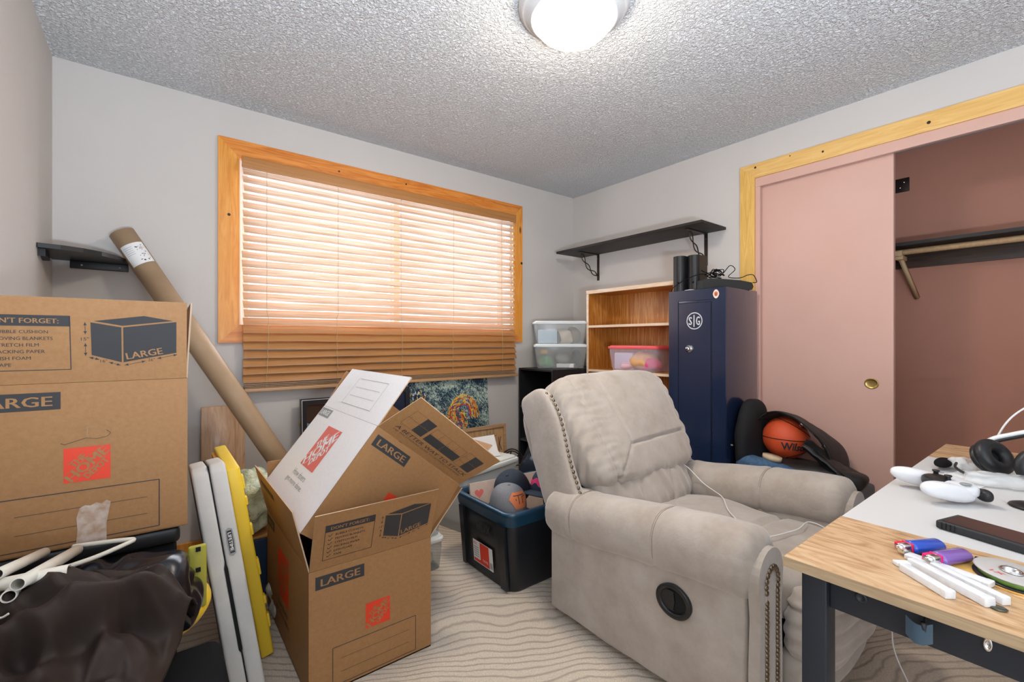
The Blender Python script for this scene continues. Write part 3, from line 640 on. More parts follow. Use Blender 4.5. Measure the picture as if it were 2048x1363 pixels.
# things on the safe
def speaker(cy, cx, label):
    t = thing('computer_speaker', label, 'speaker', (cx, cy, szt), 0, 'speakers on the safe')
    out = [(cx + .10, cy - .036), (cx + .10, cy + .036), (cx + .005, cy + .038)] + [(cx + .005 - .034 * math.cos(a), cy + .038 * math.sin(a)) for a in [R(q) for q in range(75, -76, -15)]] + [(cx + .005, cy - .038)]
    G().prism(out[::-1], .225, Black, M.Translation((0, 0, szt + .001)), smooth_side=False).obj('cabinet', t, bevel=.003)
    g = G().cyl((cx - .027, cy - .012, szt + .055), (cx - .0305, cy - .012, szt + .055), .006, BlackM, 14); g.obj('volume_knob', t)
    return t
speaker(1.633, 2.63, 'left black curved front speaker standing on the navy safe'); speaker(1.553, 2.665, 'right black curved front speaker standing on the navy safe')
t = thing('sound_bar', 'short black curved device lying across right end of the safe top', 'device', (2.75, 1.38, szt))
dr_ = V((.29, -.165, 0)).normalized(); T = frame((2.592, 1.452, szt + .001), dr_, (0, 0, 1).__class__((0, 0, 1)))
out = [(0, 0), (.325, 0), (.335, .02), (.325, .045), (.25, .057), (.12, .064), (.04, .064), (.004, .058)]
g = G().prism(out, .07, simple('charcoal_plastic', (.028, .03, .03), .5), T @ M.Translation((0, 0, -.07))); g.obj('housing', t, bevel=.006)
random.seed(11)
g = G(); pts = [V((2.60, 1.672, szt + .004)), V((2.585, 1.64, szt + .03)), V((2.60, 1.57, szt + .07)), V((2.62, 1.50, szt + .095)), V((2.66, 1.46, szt + .10))]
P0 = V((2.70, 1.44, szt + .095))
for i in range(30): pts.append(P0 + V((random.uniform(-.05, .07), random.uniform(-.055, .055), random.uniform(-.02, .03))))
pts += [V((2.70, 1.38, szt + .10)), V((2.74, 1.36, szt + .145)), V((2.76, 1.34, szt + .12)), V((2.74, 1.37, szt + .078)), V((2.80, 1.33, szt + .072)), V((2.84, 1.30, szt + .09)), V((2.88, 1.285, szt + .09)), V((2.90, 1.275, szt + .05)), V((2.87, 1.285, szt + .045))]
g.tube(curve(pts, 8), .0024, BlackM, 6); tag(g.obj('cable', loc=(2.70, 1.44, szt + .08)), 'tangled thin black cable heaped on top of the safe', 'cable')
g = G().lathe([(0, .004), (.02, .004), (.026, .002), (.024, 0), (0, 0)], White, M.Translation((2.605, 1.545, szt + .001)) @ M.Diagonal((.8, 1.25, 1, 1)), 28); tag(g.obj('white_disc', loc=(2.605, 1.545, szt)), 'thin white plastic disc lying at front edge of safe top', 'disc')

# ---------------------------------------------------------------- duffel bag, basketball, backpack behind the recliner
BagM = mottled('black_nylon', (.012, .012, .012), (.024, .023, .022), 30, .5, .2, 60, .002)
bx = (2.83, 1.05)
tb = tag(G().lohi((2.60, .70, .0), (2.95, 1.29, .40), simple('grey_bin', (.12, .13, .14)), bev=.02, taper=1).obj('storage_tote', loc=(2.775, 1.0, 0)), 'dark grey tote hidden under the black bag behind recliner', 'tote')
ball = V((2.835, 1.088, .588))
t = thing('duffel_bag', 'open black duffel bag holding a basketball against pink closet door', 'bag', (2.83, 1.04, .4))
def hood(u, v):
    # from the left hem over the ball to the right hem
    a = PI * (u * 1.0); q = v
    y = ball.y - .02 + .185 * math.cos(a) - (.05 if u > .5 else 0) * smooth(u * 2 - 1); z = .43 + (.31 + .02 * math.sin(a * 2)) * math.sin(a) ** .8 if math.sin(a) > 0 else .42
    z += .006 * noise.noise(V((u * 9, v * 6, 1))); return V((2.735 + .205 * q + .012 * math.sin(a * 5), y + .02 * q * math.cos(a), z - .05 * q * math.sin(a) + .05 * q * (1 - q)))
G().grid(hood, 40, 10, BagM).obj('hood_panel', t, solid=.004)
def flank(u, v):
    y = .945 - .215 * v; z = .405 + (.19 * (1 - v) ** .8 + .015) * math.sin(PI * min(1, u * .55 + .35)) + .012 * noise.noise(V((u * 7, v * 7, 4)))
    return V((2.67 + .27 * u, y, min(z, .68)))
G().grid(flank, 16, 24, BagM).obj('side_panel', t, solid=.004)
G().cushion((2.80, 1.0, .43), (.135, .30, .055), BagM, p=3, n=14, amp=.02, freq=9).obj('bag_base', t)
g = G(); g.tube([V((2.732, 0, 0)) + V((0, hood(u / 24, 0).y, hood(u / 24, 0).z)) for u in range(25)], .005, BlackM, 6); g.obj('zip_edge', t)
g = G().grid(lambda u, v: V((2.69 + .006 * v, .955 - .17 * u - .02 * v, .44 + .14 * (1 - u) + .03 * v)), 6, 4, BlackM); g.obj('strap', t, solid=.003)
for p in [tuple(hood(q, 0) + V((-.008, 0, -.004))) for q in (.66, .84)]:
    G().lathe([(.006, -.002), (.009, 0), (.006, .002), (.005, 0), (.006, -.002)], Chrome, frame(p, (0, 1, 0), (0, 0, 1)), 14).obj('ring', t)
t = thing('basketball', 'orange basketball with black seams and lettering inside open duffel bag', 'ball', ball)
rb = .118
G().lathe([(rb * math.sin(a), -rb * math.cos(a)) for a in [PI * i / 32 for i in range(33)]], Orange, M.Translation(ball), 64).obj('ball_skin', t)
vd = (V((0, 0, 1.14)) - ball).normalized(); rx = V((0, 0, 1)).cross(vd).normalized(); ry = vd.cross(rx)
g = G()
def onball(a, b, r=rb): return ball + (rx * math.sin(a) * math.cos(b) + ry * math.sin(b) + vd * math.cos(a) * math.cos(b)) * r
def great(axis, off, m=96):
    ax_ = V(axis).normalized(); ax_ = rx * ax_.x + ry * ax_.y + vd * ax_.z; a_ = ax_.orthogonal().normalized(); b_ = ax_.cross(a_); rr = math.sqrt(rb * rb - off * off)
    return [ball + ax_ * off + (a_ * math.cos(2 * PI * i / m) + b_ * math.sin(2 * PI * i / m)) * rr for i in range(m)]
for axs, off in (((.03, 1, .12), 0), ((.45, .8, -.1), .07), ((-.35, .85, .1), -.098), ((1, 0, .3), -.1)): g.tube(great(axs, off), .0022, Hole, 6, closed=True)
g.obj('seam', t)
g = G(); vs, fs = text_mesh('Wilson', .03)
g.faces([onball(-.20 + u * 1.35, -.60 + v * .38, rb + .0022) for u, v in vs], fs, Ink); g.obj('printed_lettering', t)['label'] = 'black printed lettering'
t = tag(G().cushion((2.77, 1.243, .57), (.155, .056, .23), mat('backpack_black', (.01, .01, .012), .85), p=2.6, n=18, amp=.012, freq=8).obj('backpack', loc=(2.77, 1.243, .4)), 'black rounded backpack standing between navy safe and duffel bag', 'backpack')
g = G().cushion((2.66, 1.12, .44), (.06, .16, .05), Denim, p=2.5, n=14, amp=.02, freq=14); tag(g.obj('jeans', loc=(2.66, 1.12, .4)), 'crumpled blue jeans lying in front of the duffel bag', 'clothing')
g = G().lathe([(0, 0), (.045, 0), (.045, .022), (0, .024)], simple('tan_foam', (.62, .47, .31)), M.Translation((2.685, 1.10, .485)) @ M.Rotation(R(8), 4, 'X') @ M.Diagonal((.8, 1.1, 1, 1)), 32); tag(g.obj('round_pad', loc=(2.685, 1.10, .485)), 'round tan pad lying on the jeans under the basketball', 'pad')
g = G(); pts = [(2.63 + .01 * math.sin(i * .4), 1.30 + .035 * math.cos(i * .35), .50 + .035 * math.sin(i * .35)) for i in range(-4, 6)]; g.tube(pts, lambda q: .003 + .008 * math.sin(PI * q), simple('tan_strap', (.45, .35, .24)), 6); tag(g.obj('tan_strap', loc=(2.63, 1.30, .5)), 'curved tan strap on the black backpack beside the safe', 'strap')

# ---------------------------------------------------------------- recliner
t = RC = thing('recliner', 'large taupe suede rolled-arm recliner with nailhead trim and pull handle', 'recliner', (1.745, 1.0, 0))
CX = 1.745
def arm(sg, name):
    ex = CX + sg * .385                       # roll centre
    def f(u, v):
        y = .565 + .865 * u; a = 2 * PI * v; d = min(u * .865, (1 - u) * .865)
        e = (1 - max(0, 1 - d / .06) ** 2.4) ** .5 if d < .06 else 1
        zc = .502 - .072 * smooth(u) * 1.0; rx_, rz_ = .103, .103 - .006 * u
        k = 1 + .035 * noise.noise(V((math.cos(a) * 1.3, u * 7, math.sin(a) * 1.3 + sg * 4)))
        for s in (.37, .80):
            k -= .045 * math.exp(-((u - s) / .009) ** 2) - .018 * math.exp(-((abs(u - s) - .03) / .02) ** 2)
        if d < .10: k -= .035 * (1 - d / .10) * (.5 + .5 * math.sin(a * 17 + 2 * math.sin(a * 5)))
        c, q = math.cos(a), math.sin(a)
        x = ex + sg * rx_ * e * k * math.copysign(abs(c) ** .85, c); z = zc + rz_ * e * k * math.copysign(abs(q) ** .85, q)
        return V((x, y, z))
    g = G(); g.grid(f, 110, 64, Suede, cv=True); o = g.obj(name, t)
    g = G()
    for s in (.37, .80):
        for off in (-.0055, .0055):
            g.tube([f(s + off / .865 * .6, a / 90) + V((0, 0, .0006)) for a in range(-6, 42)], .0009, Thread, 4)
    g.obj('arm_seam', o)
    # body of the arm under the roll
    def side(u, v):
        y = .60 + .80 * u; z = .035 + .40 * v
        b = .012 * math.sin(PI * u) * math.sin(PI * v) + .006 * noise.noise(V((u * 4, v * 3, sg * 2))) + .004 * noise.noise(V((u * 11, v * 5, sg))) - .012 * (1 - smooth(min(u, 1 - u) * 16))
        return V((ex + sg * (.068 + b - .012 * (1 - v)), y, z))
    g = G(); g.grid(side, 60, 30, Suede)
    a0, a1 = ex + sg * .062, ex - sg * .085; lo = min(a0, a1); hi = max(a0, a1)
    g.lohi((lo, .60, .036), (hi, 1.40, .46), Suede, bev=.012); g.obj('side_panel', t)
    # front post with keyhole outline
    out = [(-.072, .0), (.072, 0), (.074, .20), (.066, .335), (.074, .40)] + [(.078 * math.cos(R(q)), .445 + .078 * math.sin(R(q))) for q in range(0, 181, 15)] + [(-.074, .40), (-.066, .335), (-.074, .20)]
    T = frame((ex, .588, .036), (1, 0, 0), (0, 0, 1)); g = G(); g.prism(out, .03, Suede, T, smooth_side=False); g.obj('front_post', t, bevel=.012)
    inn = [(-.034, .03 + .013 * i) for i in range(28)] + [(-.038 * math.cos(R(q)), .425 + .046 * math.sin(R(q))) for q in range(-20, 201, 20)] + [(.034, .394 - .013 * i) for i in range(28)]
    g = G(); pts = [T @ V((x, y, .031)) for x, y in [(-.034, .02)] + [(-.038 * math.cos(R(q)), .425 + .046 * math.sin(R(q))) for q in range(0, 181, 20)] + [(.034, .02)]]; g.tube(pts, .004, Suede, 6); g.obj('front_welt', t)
    return inn, T
nail_me = None
def nail(p, nrm, r=.0065, par=None):
    global nail_me
    if nail_me is None:
        g = G(); g.lathe([(0, .55), (.4, .5), (.75, .32), (1, 0), (1, -.2)], Bronze, None, 12); o = g.obj('nailhead', None); nail_me = o.data; bpy.data.objects.remove(o)
    o = bpy.data.objects.new('nailhead', nail_me); COL.objects.link(o); o.parent = par
    n_ = V(nrm).normalized(); q = V((0, 0, 1)).rotation_difference(n_); o.rotation_mode = 'QUATERNION'; o.rotation_quaternion = q; o.scale = (r, r, r)
    o.location = WM[par.name].inverted() @ V(p)
for sg in (-1, 1):
    inn, T = arm(sg, 'arm')
    if sg < 0:
        for x, y in inn[:]: nail(T @ V((x, y, .0335)), (0, -1, 0), .0085, t)
    else:
        for x, y in inn[18:-18]: nail(T @ V((x, y, .0335)), (0, -1, 0), .0085, t)
# head cushion
tilt = R(-31); Tb = M.Translation((CX, 1.385, .742)) @ M.Rotation(tilt, 4, 'X')
def hw(u, x, n_):
    k = 1 + .11 * (u.z * .5 + .5) - .03; x = V((x.x * k, x.y, x.z)); d = 0
    if n_.y < .2:
        s1 = -.70 - .05 * u.z; s2 = (-.30 - .06 * u.z)
        d += .016 * math.exp(-((u.x - s1) / .018) ** 2)
        if u.z > -.42: d += .012 * math.exp(-((u.x - s2) / .014) ** 2)
        else:
            s3 = s2 - (-.42 - u.z) * .75; d += .012 * math.exp(-((u.x - s3) / .016) ** 2)
        if u.x > s2 - .01 and u.x < .86: d += .015 * math.exp(-((u.z + .42 - .06 * (u.x)) / .022) ** 2)
        if u.z > -.42: d += .010 * math.exp(-((u.x - .84) / .018) ** 2)
        pk = max(0, 1 - abs(u.x - s1) / .3); d += .0018 * pk * (math.sin(u.z * 46 + 3 * noise.noise(V((u.x * 4, u.z * 3, 0)))))
        d += .004 * max(0, -u.z - .3) * math.sin(u.x * 38 + 4 * u.z)
        d -= .012 * math.exp(-((u.x - .2) / .5) ** 2 - ((u.z - .2) / .5) ** 2)
    edge = max(0, abs(u.x) - .82); d += .012 * edge / .18 * (math.sin(u.z * 24 + u.y * 9) * .5 + .5)
    return x - n_ * d
g = G(); g.cushion((0, 0, 0), (.38, .095, .262), Suede, Tb, p=5, n=70, warp=hw, amp=.008, freq=7, seed=3); hc = g.obj('head_cushion', t)
def lw(u, x, n_):
    d = 0
    if n_.y < 0:
        for s in (-.35, .3): d += .012 * math.exp(-((u.x - s - .12 * u.z) / .03) ** 2)
        d += .003 * math.sin(u.x * 30 + 5 * u.z)
    return x - n_ * d
g = G(); g.cushion((0, 0, 0), (.325, .10, .135), Suede, M.Translation((CX, 1.27, .475)) @ M.Rotation(R(-24), 4, 'X'), p=3, n=40, warp=lw, amp=.012, freq=6, seed=9); g.obj('lumbar_cushion', t)
# outer back and wings
Tw = M.Translation((CX, 1.395, .60)) @ M.Rotation(R(-27), 4, 'X')
g = G(); g.cushion((0, .115, .02), (.405, .055, .335), Suede, Tw, p=6, n=24, amp=.004, freq=5); g.obj('back_shell', t)
for sg in (-1, 1):
    def ww(u, x, n_, sg=sg): return V((x.x, x.y - .03 * math.exp(-((u.z - .55) / .4) ** 2), x.z))
    g = G(); g.cushion((sg * .405, .025, .02), (.032, .105, .33), Suede, Tw, p=4.5, n=26, warp=ww, amp=.004, freq=8, seed=sg); wo = g.obj('wing', t)
    WM[wo.name] = WM[t.name]
    if sg < 0:
        for i in range(27):
            z = .31 - i * .0215; yy = .025 - .105 - .03 * math.exp(-(((z - .02) / .33 - .55) / .4) ** 2) + (.02 if i == 0 else 0)
            nail(Tw @ V((sg * .405 - .004, yy - .004, z)), Tw.to_3x3() @ V((0, -1, 0)), .0075, t)
# seat and footrest
def sw(u, x, n_): return x - n_ * (.004 * math.sin(u.x * 13 + u.y * 6) * max(0, -u.y) + .02 * math.exp(-((u.y + .25) / .03) ** 2) * (1 if n_.z > .5 else 0))
g = G(); g.cushion((CX, .87, .36), (.287, .36, .088), Suede, p=4.5, n=40, warp=sw, amp=.014, freq=5, seed=5); g.obj('seat_cushion', t)
def fw(u, x, n_): return x - n_ * (.010 * math.exp(-((u.x * .3 + u.z - .12) / .04) ** 2) + .006 * math.sin(u.z * 20 + u.x * 5) * .5)
g = G(); g.cushion((CX, .515, .30), (.283, .07, .135), Suede, p=4, n=36, warp=fw, amp=.014, freq=6, seed=8); g.obj('footrest_pad', t)
g = G(); g.cushion((CX, .545, .135), (.28, .05, .10), Suede, p=5, n=20, amp=.008, freq=6, seed=2); g.obj('lower_footrest', t)
G().lohi((CX - .37, .66, .012), (CX + .37, 1.39, .10), BlackM).obj('base_frame', t)
# recliner handle recess on the outer side of the left arm
T = frame((1.2815, .815, .322), (0, -1, 0), (0, 0, 1)); T = T @ M.Diagonal((1, .86, 1, 1))
g = G(); g.lathe([(.043, -.01), (.060, -.008), (.062, .004), (.058, .0075), (.046, .0065), (.043, 0), (.042, -.006)], Black, T, 40); g.lathe([(0, -.0035), (.042, -.0035)], Hole, T, 32); hd = g.obj('handle_cup', t)
g = G(); g.prism([(-.012 + .036 * math.cos(a), .036 * math.sin(a)) for a in [R(q) for q in range(60, 301, 15)]] + [(-.0, -.03), (.004, 0), (0, .03)], .006, Black, T @ M.Translation((0, 0, -.004))); g.obj('pull_lever', hd, bevel=.002)
g = G(); pts = curve([(1.99, 1.225, .555), (2.005, 1.19, .53), (2.02, 1.13, .475), (1.99, 1.06, .462), (1.93, .99, .463), (1.80, .90, .464), (1.70, .80, .463), (1.62, .72, .462), (1.80, .66, .463), (1.93, .66, .461), (1.96, .60, .44), (1.955, .50, .40), (1.94, .425, .25), (1.90, .40, .12), (1.80, .30, .012), (1.65, .22, .008)], 10)
g.tube(pts, .0022, White, 6); g.cyl((1.985, 1.228, .562), (1.992, 1.215, .545), .004, White, 8); tag(g.obj('charging_cable', loc=(1.9, .8, .46)), 'thin white charging cable lying across the recliner seat', 'cord')

# ---------------------------------------------------------------- desk
t = thing('desk', 'oak and white topped desk on dark steel legs at right foreground', 'desk', (1.63, .0, 0))
def desk_piece(x0, x1, m, nm):
    g = G().lohi((x0, -.36, .732), (x1, .347, .75), m); return g
g = desk_piece(.898, 1.204, Desk, 0); g.lohi((.8965, -.361, .732), (.898, .3485, .7498), DeskE); g.lohi((.898, .347, .732), (1.204, .3485, .7498), DeskE); g.obj('oak_panel', t)
desk_piece(1.2045, 2.0565, DeskW, 0).obj('white_panel', t)['label'] = 'white middle panel'
g = desk_piece(2.057, 2.361, Desk, 0); g.lohi((2.361, -.361, .732), (2.3625, .3485, .7498), DeskE); g.obj('oak_panel', t)
for x in (.935, 2.29):
    for y in (.292, -.335): G().lohi((x, y, .04), (x + .046, y + .04, .7315), Steel, bev=.003).obj('leg', t)
    G().lohi((x, -.35, .0), (x + .05, .34, .04), Steel, bev=.003).obj('foot_beam', t)
    rl = G().lohi((x + .014, -.295, .664), (x + .042, .292, .7315), Steel, bev=.002).obj('side_rail', t)
    if x < 1:
        for y in (.245, .095):
            T = frame((x + .0135, y, .702), (0, -1, 0), (0, 0, 1)); g = G().lathe([(0, .001), (.004, .001), (.005, .003), (.008, .0035), (.0095, 0)], Steel if y > .2 else Chrome, T @ (M.Identity(4) if y > .2 else M.Diagonal((.55, 1.2, 1, 1))), 18); g.obj('bolt', rl)
        T = frame((x + .0135, .165, .72), (0, -1, 0), (0, 0, 1)); out = [(-.02, 0), (.02, 0), (.022, -.03), (.012, -.044), (-.012, -.044), (-.022, -.03)]
        g = G(); g.tube([(x + .013, .16, .715), (x + .004, .16, .700), (x - .012, .16, .69), (x - .016, .16, .712)], .004, Steel, 6)
        g.grid(lambda u, v: V((x - .012 - .006 * math.sin(PI * u), .150 + .032 * u, .683 + .030 * v - .006 * math.sin(PI * u))), 12, 4, simple('blue_grey_metal', (.05, .085, .12), .35)); g.obj('headphone_hook', t)
for y in (.28, -.32): G().lohi((.98, y, .69), (2.30, y + .03, .7315), Steel).obj('long_rail', t)
def rot2(c, a): return M.Translation(c) @ M.Rotation(a, 4, 'Z')
DZt = .7505
def lighter(p0, p1, col, tab, label, z=DZt):
    S_ = M.Diagonal((1.12, 1.12, 1.12, 1))
    p0 = V((*p0, z)); p1 = V((*p1, z)); dv = p1 - p0; a = math.atan2(dv.y, dv.x); T = rot2(p0, a) @ S_; t = thing('lighter', label, 'lighter', p0)
    g = G(); g.lathe([(0, .018), (.0115, .018), (.0122, .022), (.0122, .074), (.009, .079), (0, .080)], col, T @ M.Translation((0, 0, .0105)) @ M.Rotation(PI / 2, 4, 'Y') @ M.Diagonal((.82, 1.1, 1, 1)), 24); g.obj('body', t)
    g = G().box((.0175, .001, .0105), (.004, .018, .016), tab, T, bev=.001); g.box((.008, .0075, .012), (.014, .006, .012), tab, T, bev=.002); g.obj('thumb_tab', t)
    g = G().box((.008, -.0015, .0105), (.017, .013, .016), Chrome, T, bev=.003); g.cyl(T @ V((.0, -.006, .0125)), T @ V((.0, .005, .0125)), .0045, Chrome, 14); g.obj('metal_head', t)
lighter((1.068, .219), (1.160, .169), simple('lighter_blue', (.01, .07, .45), .25, coat=.6), simple('lighter_red', (.75, .01, .05), .3), 'blue disposable lighter with red tab lying on the desk oak end')
lighter((1.048, .176), (1.150, .132), simple('lighter_purple', (.20, .10, .38), .25, coat=.6), simple('lighter_pink', (.75, .01, .15), .3), 'purple disposable lighter with red tab lying in front of the blue one')
Stick = mottled('waxy_white', (.66, .67, .69), (.78, .79, .80), 60, .4)
def stick(a, b, w_, h, label, z=DZt, dz=0):
    a = V((*a, z)); b = V((*b, z + dz)); dv = b - a; Ln = dv.length; T = frame(a, dv, V((-dv.y, dv.x, 0)))
    g = G().box((Ln / 2, 0, h / 2), (Ln, w_, h), Stick, T, bev=.0016); g.box((Ln - .004, 0, h / 2), (.010, w_ * 1.06, h * 1.06), Stick, T, bev=.0018); tag(g.obj('wrapped_stick', loc=tuple(a)), label, 'stick', 'white sticks on the desk')
stick((1.000, .200), (.945, .134), .0150, .0125, 'shortest wrapped white stick nearest the desk front edge')
stick((1.034, .196), (.962, .094), .0160, .0135, 'long wrapped white stick between the shortest one and the one beside the coin')
stick((1.046, .170), (.988, .080), .0135, .0120, 'wrapped white stick whose end lies just beyond the dark coin')
stick((1.064, .208), (1.040, .100), .020, .009, 'broad flat wrapped white stick beside the yellow envelope')
stick((1.012, .214), (1.036, .190), .014, .007, 'short torn white wrapper end sticking out below the lighters', .7505)
g = G().prism([(1.040, .070), (1.075, .168), (1.128, .150), (1.155, -.05), (1.0, -.05)], .0022, simple('envelope_yellow', (.72, .40, .10), .7), M.Translation((0, 0, DZt))); g.prism([(1.032, .075), (1.035, .079), (1.06, -.05), (1.0, -.05)], .0014, simple('matchwood', (.70, .45, .22), .7), M.Translation((0, 0, DZt)))
tag(g.obj('envelope', loc=(1.08, .08, DZt)), 'small golden yellow envelope lying under the green spool', 'envelope')
t = thing('line_spool', 'round spool of green line with grey label beside yellow envelope', 'spool', (1.095, .083, DZt + .0025)); z0 = DZt + .0025
sp = rot2((1.095, .083, z0), .6) @ M.Diagonal((1.25, 1.0, 1, 1)); SR = .040
G().lathe([(.012, 0), (SR + .003, 0), (SR + .003, .002), (SR - .003, .0025), (.012, .0025)], Black, sp, 40).obj('lower_flange', t)
G().lathe([(.014, .0025), (SR - .003, .0025), (SR - .0025, .0105), (.014, .0105)], simple('green_line', (.16, .30, .06), .4), sp, 40).obj('wound_line', t)
G().lathe([(.012, .0105), (SR + .001, .0105), (SR + .002, .012), (SR, .013), (.013, .013)], simple('grey_label', (.48, .46, .44), .45), sp, 40).obj('upper_flange', t)
g = G().lathe([(.012, .013), (.014, .0142), (.012, .0155), (.009, .014), (.0085, .004)], Chrome, sp, 24); g.obj('hub_ring', t)
tt = rot2((1.095, .083, z0 + .0134), -2.0); g = G(); g.text('1X', tt, -.012, -.030, .018, .008, simple('label_red', (.7, .05, .04)), 0, .02); g.text('LEADER', tt, -.017, .016, .034, .005, InkPale, 0); g.obj('label_print', t)
g = G().box((0, 0, .0008), (.014, .115, .0014), Hole, rot2((1.158, .075, DZt), -.0)); g.text('PERFORMANCE BOND', rot2((1.158, .075, DZt + .0018), -PI / 2), -.053, -.003, .08, .006, White, 0, .02); tag(g.obj('black_card', loc=(1.158, .075, DZt)), 'narrow black card with white lettering behind the spool', 'card')
g = G().lathe([(0, .002), (.008, .0025), (.010, .0012), (.009, 0), (0, 0)], simple('dark_coin', (.12, .12, .09), .35, metal=.8), M.Translation((.966, .086, DZt)), 24); tag(g.obj('coin', loc=(.966, .086, DZt)), 'small dark coin on the oak beside the white sticks', 'coin')
t = thing('smartphone', 'black smartphone in rugged ridged case lying on white desk panel', 'phone', (1.29, .11, DZt)); T = rot2((1.298, .113, DZt), math.atan2(-.117, -.034) + PI / 2)
G().box((0, 0, .0085), (.082, .168, .0165), simple('phone_case', (.018, .019, .021), .55), T, bev=.004).obj('case', t)
G().box((0, 0, .0170), (.070, .150, .0006), mat('phone_glass', (.012, .012, .014), .08, coat=1), T).obj('screen', t)
g = G()
for i in range(4): g.box((-.0415, .075 - i * .007, .0085), (.003, .004, .014), Black, T, bev=.001)
g.obj('case_ridges', t)
# game controller
t = thing('game_controller', 'white game controller with black face and sticks on white desk panel', 'controller', (1.56, .20, DZt)); T = rot2((1.558, .233, DZt + .004), R(-144))
CW = mat('controller_white', (.72, .72, .74), .35)
def grip(u, x, n_): return V((x.x, x.y, x.z - .010 * max(0, -u.y)))
G().cushion((0, .012, .026), (.066, .040, .019), CW, T, p=3, n=18).obj('shell', t)
for s in (-1, 1):
    T2 = T @ M.Translation((s * .058, -.022, .024)) @ M.Rotation(s * R(14), 4, 'Z') @ M.Rotation(R(-10), 4, 'X'); G().cushion((0, 0, 0), (.022, .062, .021), CW, T2, p=2.4, n=16).obj('grip', t)
    G().cushion((0, 0, 0), (.019, .012, .014), Black, T @ M.Translation((s * .052, .052, .020)), p=2.6, n=8).obj('trigger', t)
    g = G().lathe([(.0, .013), (.007, .0125), (.008, .010), (.005, .007), (.006, 0)], Black, T @ M.Translation((s * .024, -.004, .043)), 20); g.obj('thumb_stick', t)
    g = G().lathe([(0, .001), (.0105, .001), (.011, 0)], InkPale, T @ M.Translation((s * .052, .016, .0435)), 20); g.obj('button_cluster', t)
G().cushion((0, -.010, .030), (.040, .028, .017), Black, T, p=2.8, n=14).obj('black_face', t)
# headset
t = thing('headset', 'black and white over-ear headset resting at back of the desk', 'headset', (1.96, .12, DZt))
def torus(g, T, Rr, r, m, n=36, k=14, sx=1): g.grid(lambda u, v: V(((Rr + r * math.cos(2 * PI * v)) * math.cos(2 * PI * u) * sx, (Rr + r * math.cos(2 * PI * v)) * math.sin(2 * PI * u), r * math.sin(2 * PI * v))), n, k, m, True, True, T)
EarM = mat('ear_pad_leatherette', (.012, .013, .015), .42)
def cup(c, nrm_, nm):
    T = frame(c, V(nrm_).cross(V((0, 0, 1))).normalized() * 1.0, V(nrm_).cross(V(nrm_).cross(V((0, 0, 1)))) * -1.0); g = G(); torus(g, T, .034, .0185, EarM, sx=1.0); o = g.obj('ear_pad', t)
    g = G().lathe([(0, .012), (.03, .012), (.044, .016), (.046, .026), (.035, .036), (0, .038)], Black, T @ M.Rotation(PI, 4, 'X'), 32); g.obj('ear_cup', t)
    G().lathe([(0, -.004), (.02, -.004), (.03, 0)], Hole, T, 20).obj('speaker_cloth', o); return T
cup((1.905, .178, DZt + .056), (.35, .62, -.42), 'a'); cup((1.835, .085, DZt + .054), (.80, .30, -.25), 'b')
g = G(); pts = curve([(1.955, .205, .815), (1.985, .185, .838), (1.998, .150, .855), (2.02, .09, .875), (2.02, .00, .885), (1.98, -.08, .86), (1.90, -.06, .82), (1.86, .04, .81)], 8); g.tube(pts, .0075, Black, 8); g.obj('headband', t)
g = G(); pts = [V(p) + V((-.003, .006, .006)) for p in pts[:22]]; g.tube(pts, .0065, White, 8); g.obj('headband_stripe', t)['label'] = 'white headband stripe'
g = G(); g.tube(curve([(1.85, .165, .765), (1.812, .192, .760), (1.825, .225, .760), (1.856, .252, .768), (1.89, .255, .775)], 8), .0035, Black, 6); g.obj('microphone_arm', t)
g = G(); g.cushion((1.90, .285, .768), (.050, .020, .012), BlackM, p=2.3, n=12); tag(g.obj('hand_tool', loc=(1.90, .285, DZt)), 'flat black pointed gadget at left of headset on the desk', 'gadget')
g = G().cushion((0, 0, 0), (.045, .018, .018), Film, M.Translation((1.925, .238, .770)) @ M.Rotation(R(-50), 4, 'Z'), p=2.4, n=14, amp=.012, freq=60); tag(g.obj('crumpled_film', loc=(1.945, .248, DZt)), 'crumpled clear plastic film behind the game controller', 'film')
g = G().cushion((0, 0, 0), (.085, .025, .017), Film, M.Translation((1.775, .140, .769)) @ M.Rotation(R(-70), 4, 'Z'), p=4, n=18, amp=.004, freq=60); tag(g.obj('bubble_pouch', loc=(1.80, .13, DZt)), 'long clear plastic pouch lying in front of the headset ear pads', 'pouch')
g = G().prism([(1.80, .27), (1.93, .24), (1.88, .15), (1.70, .19)], .0015, Paper, M.Translation((0, 0, DZt))); tag(g.obj('paper_sheet', loc=(1.83, .22, DZt)), 'white paper scrap lying under the headset microphone', 'paper')
g = G().lathe([(0, .010), (.03, .009), (.042, .005), (.044, .002), (.04, 0), (0, 0)], Black, M.Translation((1.61, .085, DZt)), 36); tag(g.obj('charging_puck', loc=(1.61, .085, DZt)), 'round flat black disc at right edge of the white desk panel', 'disc')
g = G(); g.tube(curve([(2.09, .205, DZt + .004), (2.10, .20, .80), (2.13, .175, .875), (2.18, .138, .925), (2.20, .06, .985), (2.25, -.08, .97), (2.20, -.25, .80), (2.15, -.32, .755)], 10), .0028, White, 6); tag(g.obj('white_cable', loc=(2.04, .17, DZt)), 'white cable rising in an arc behind the headset', 'cable')

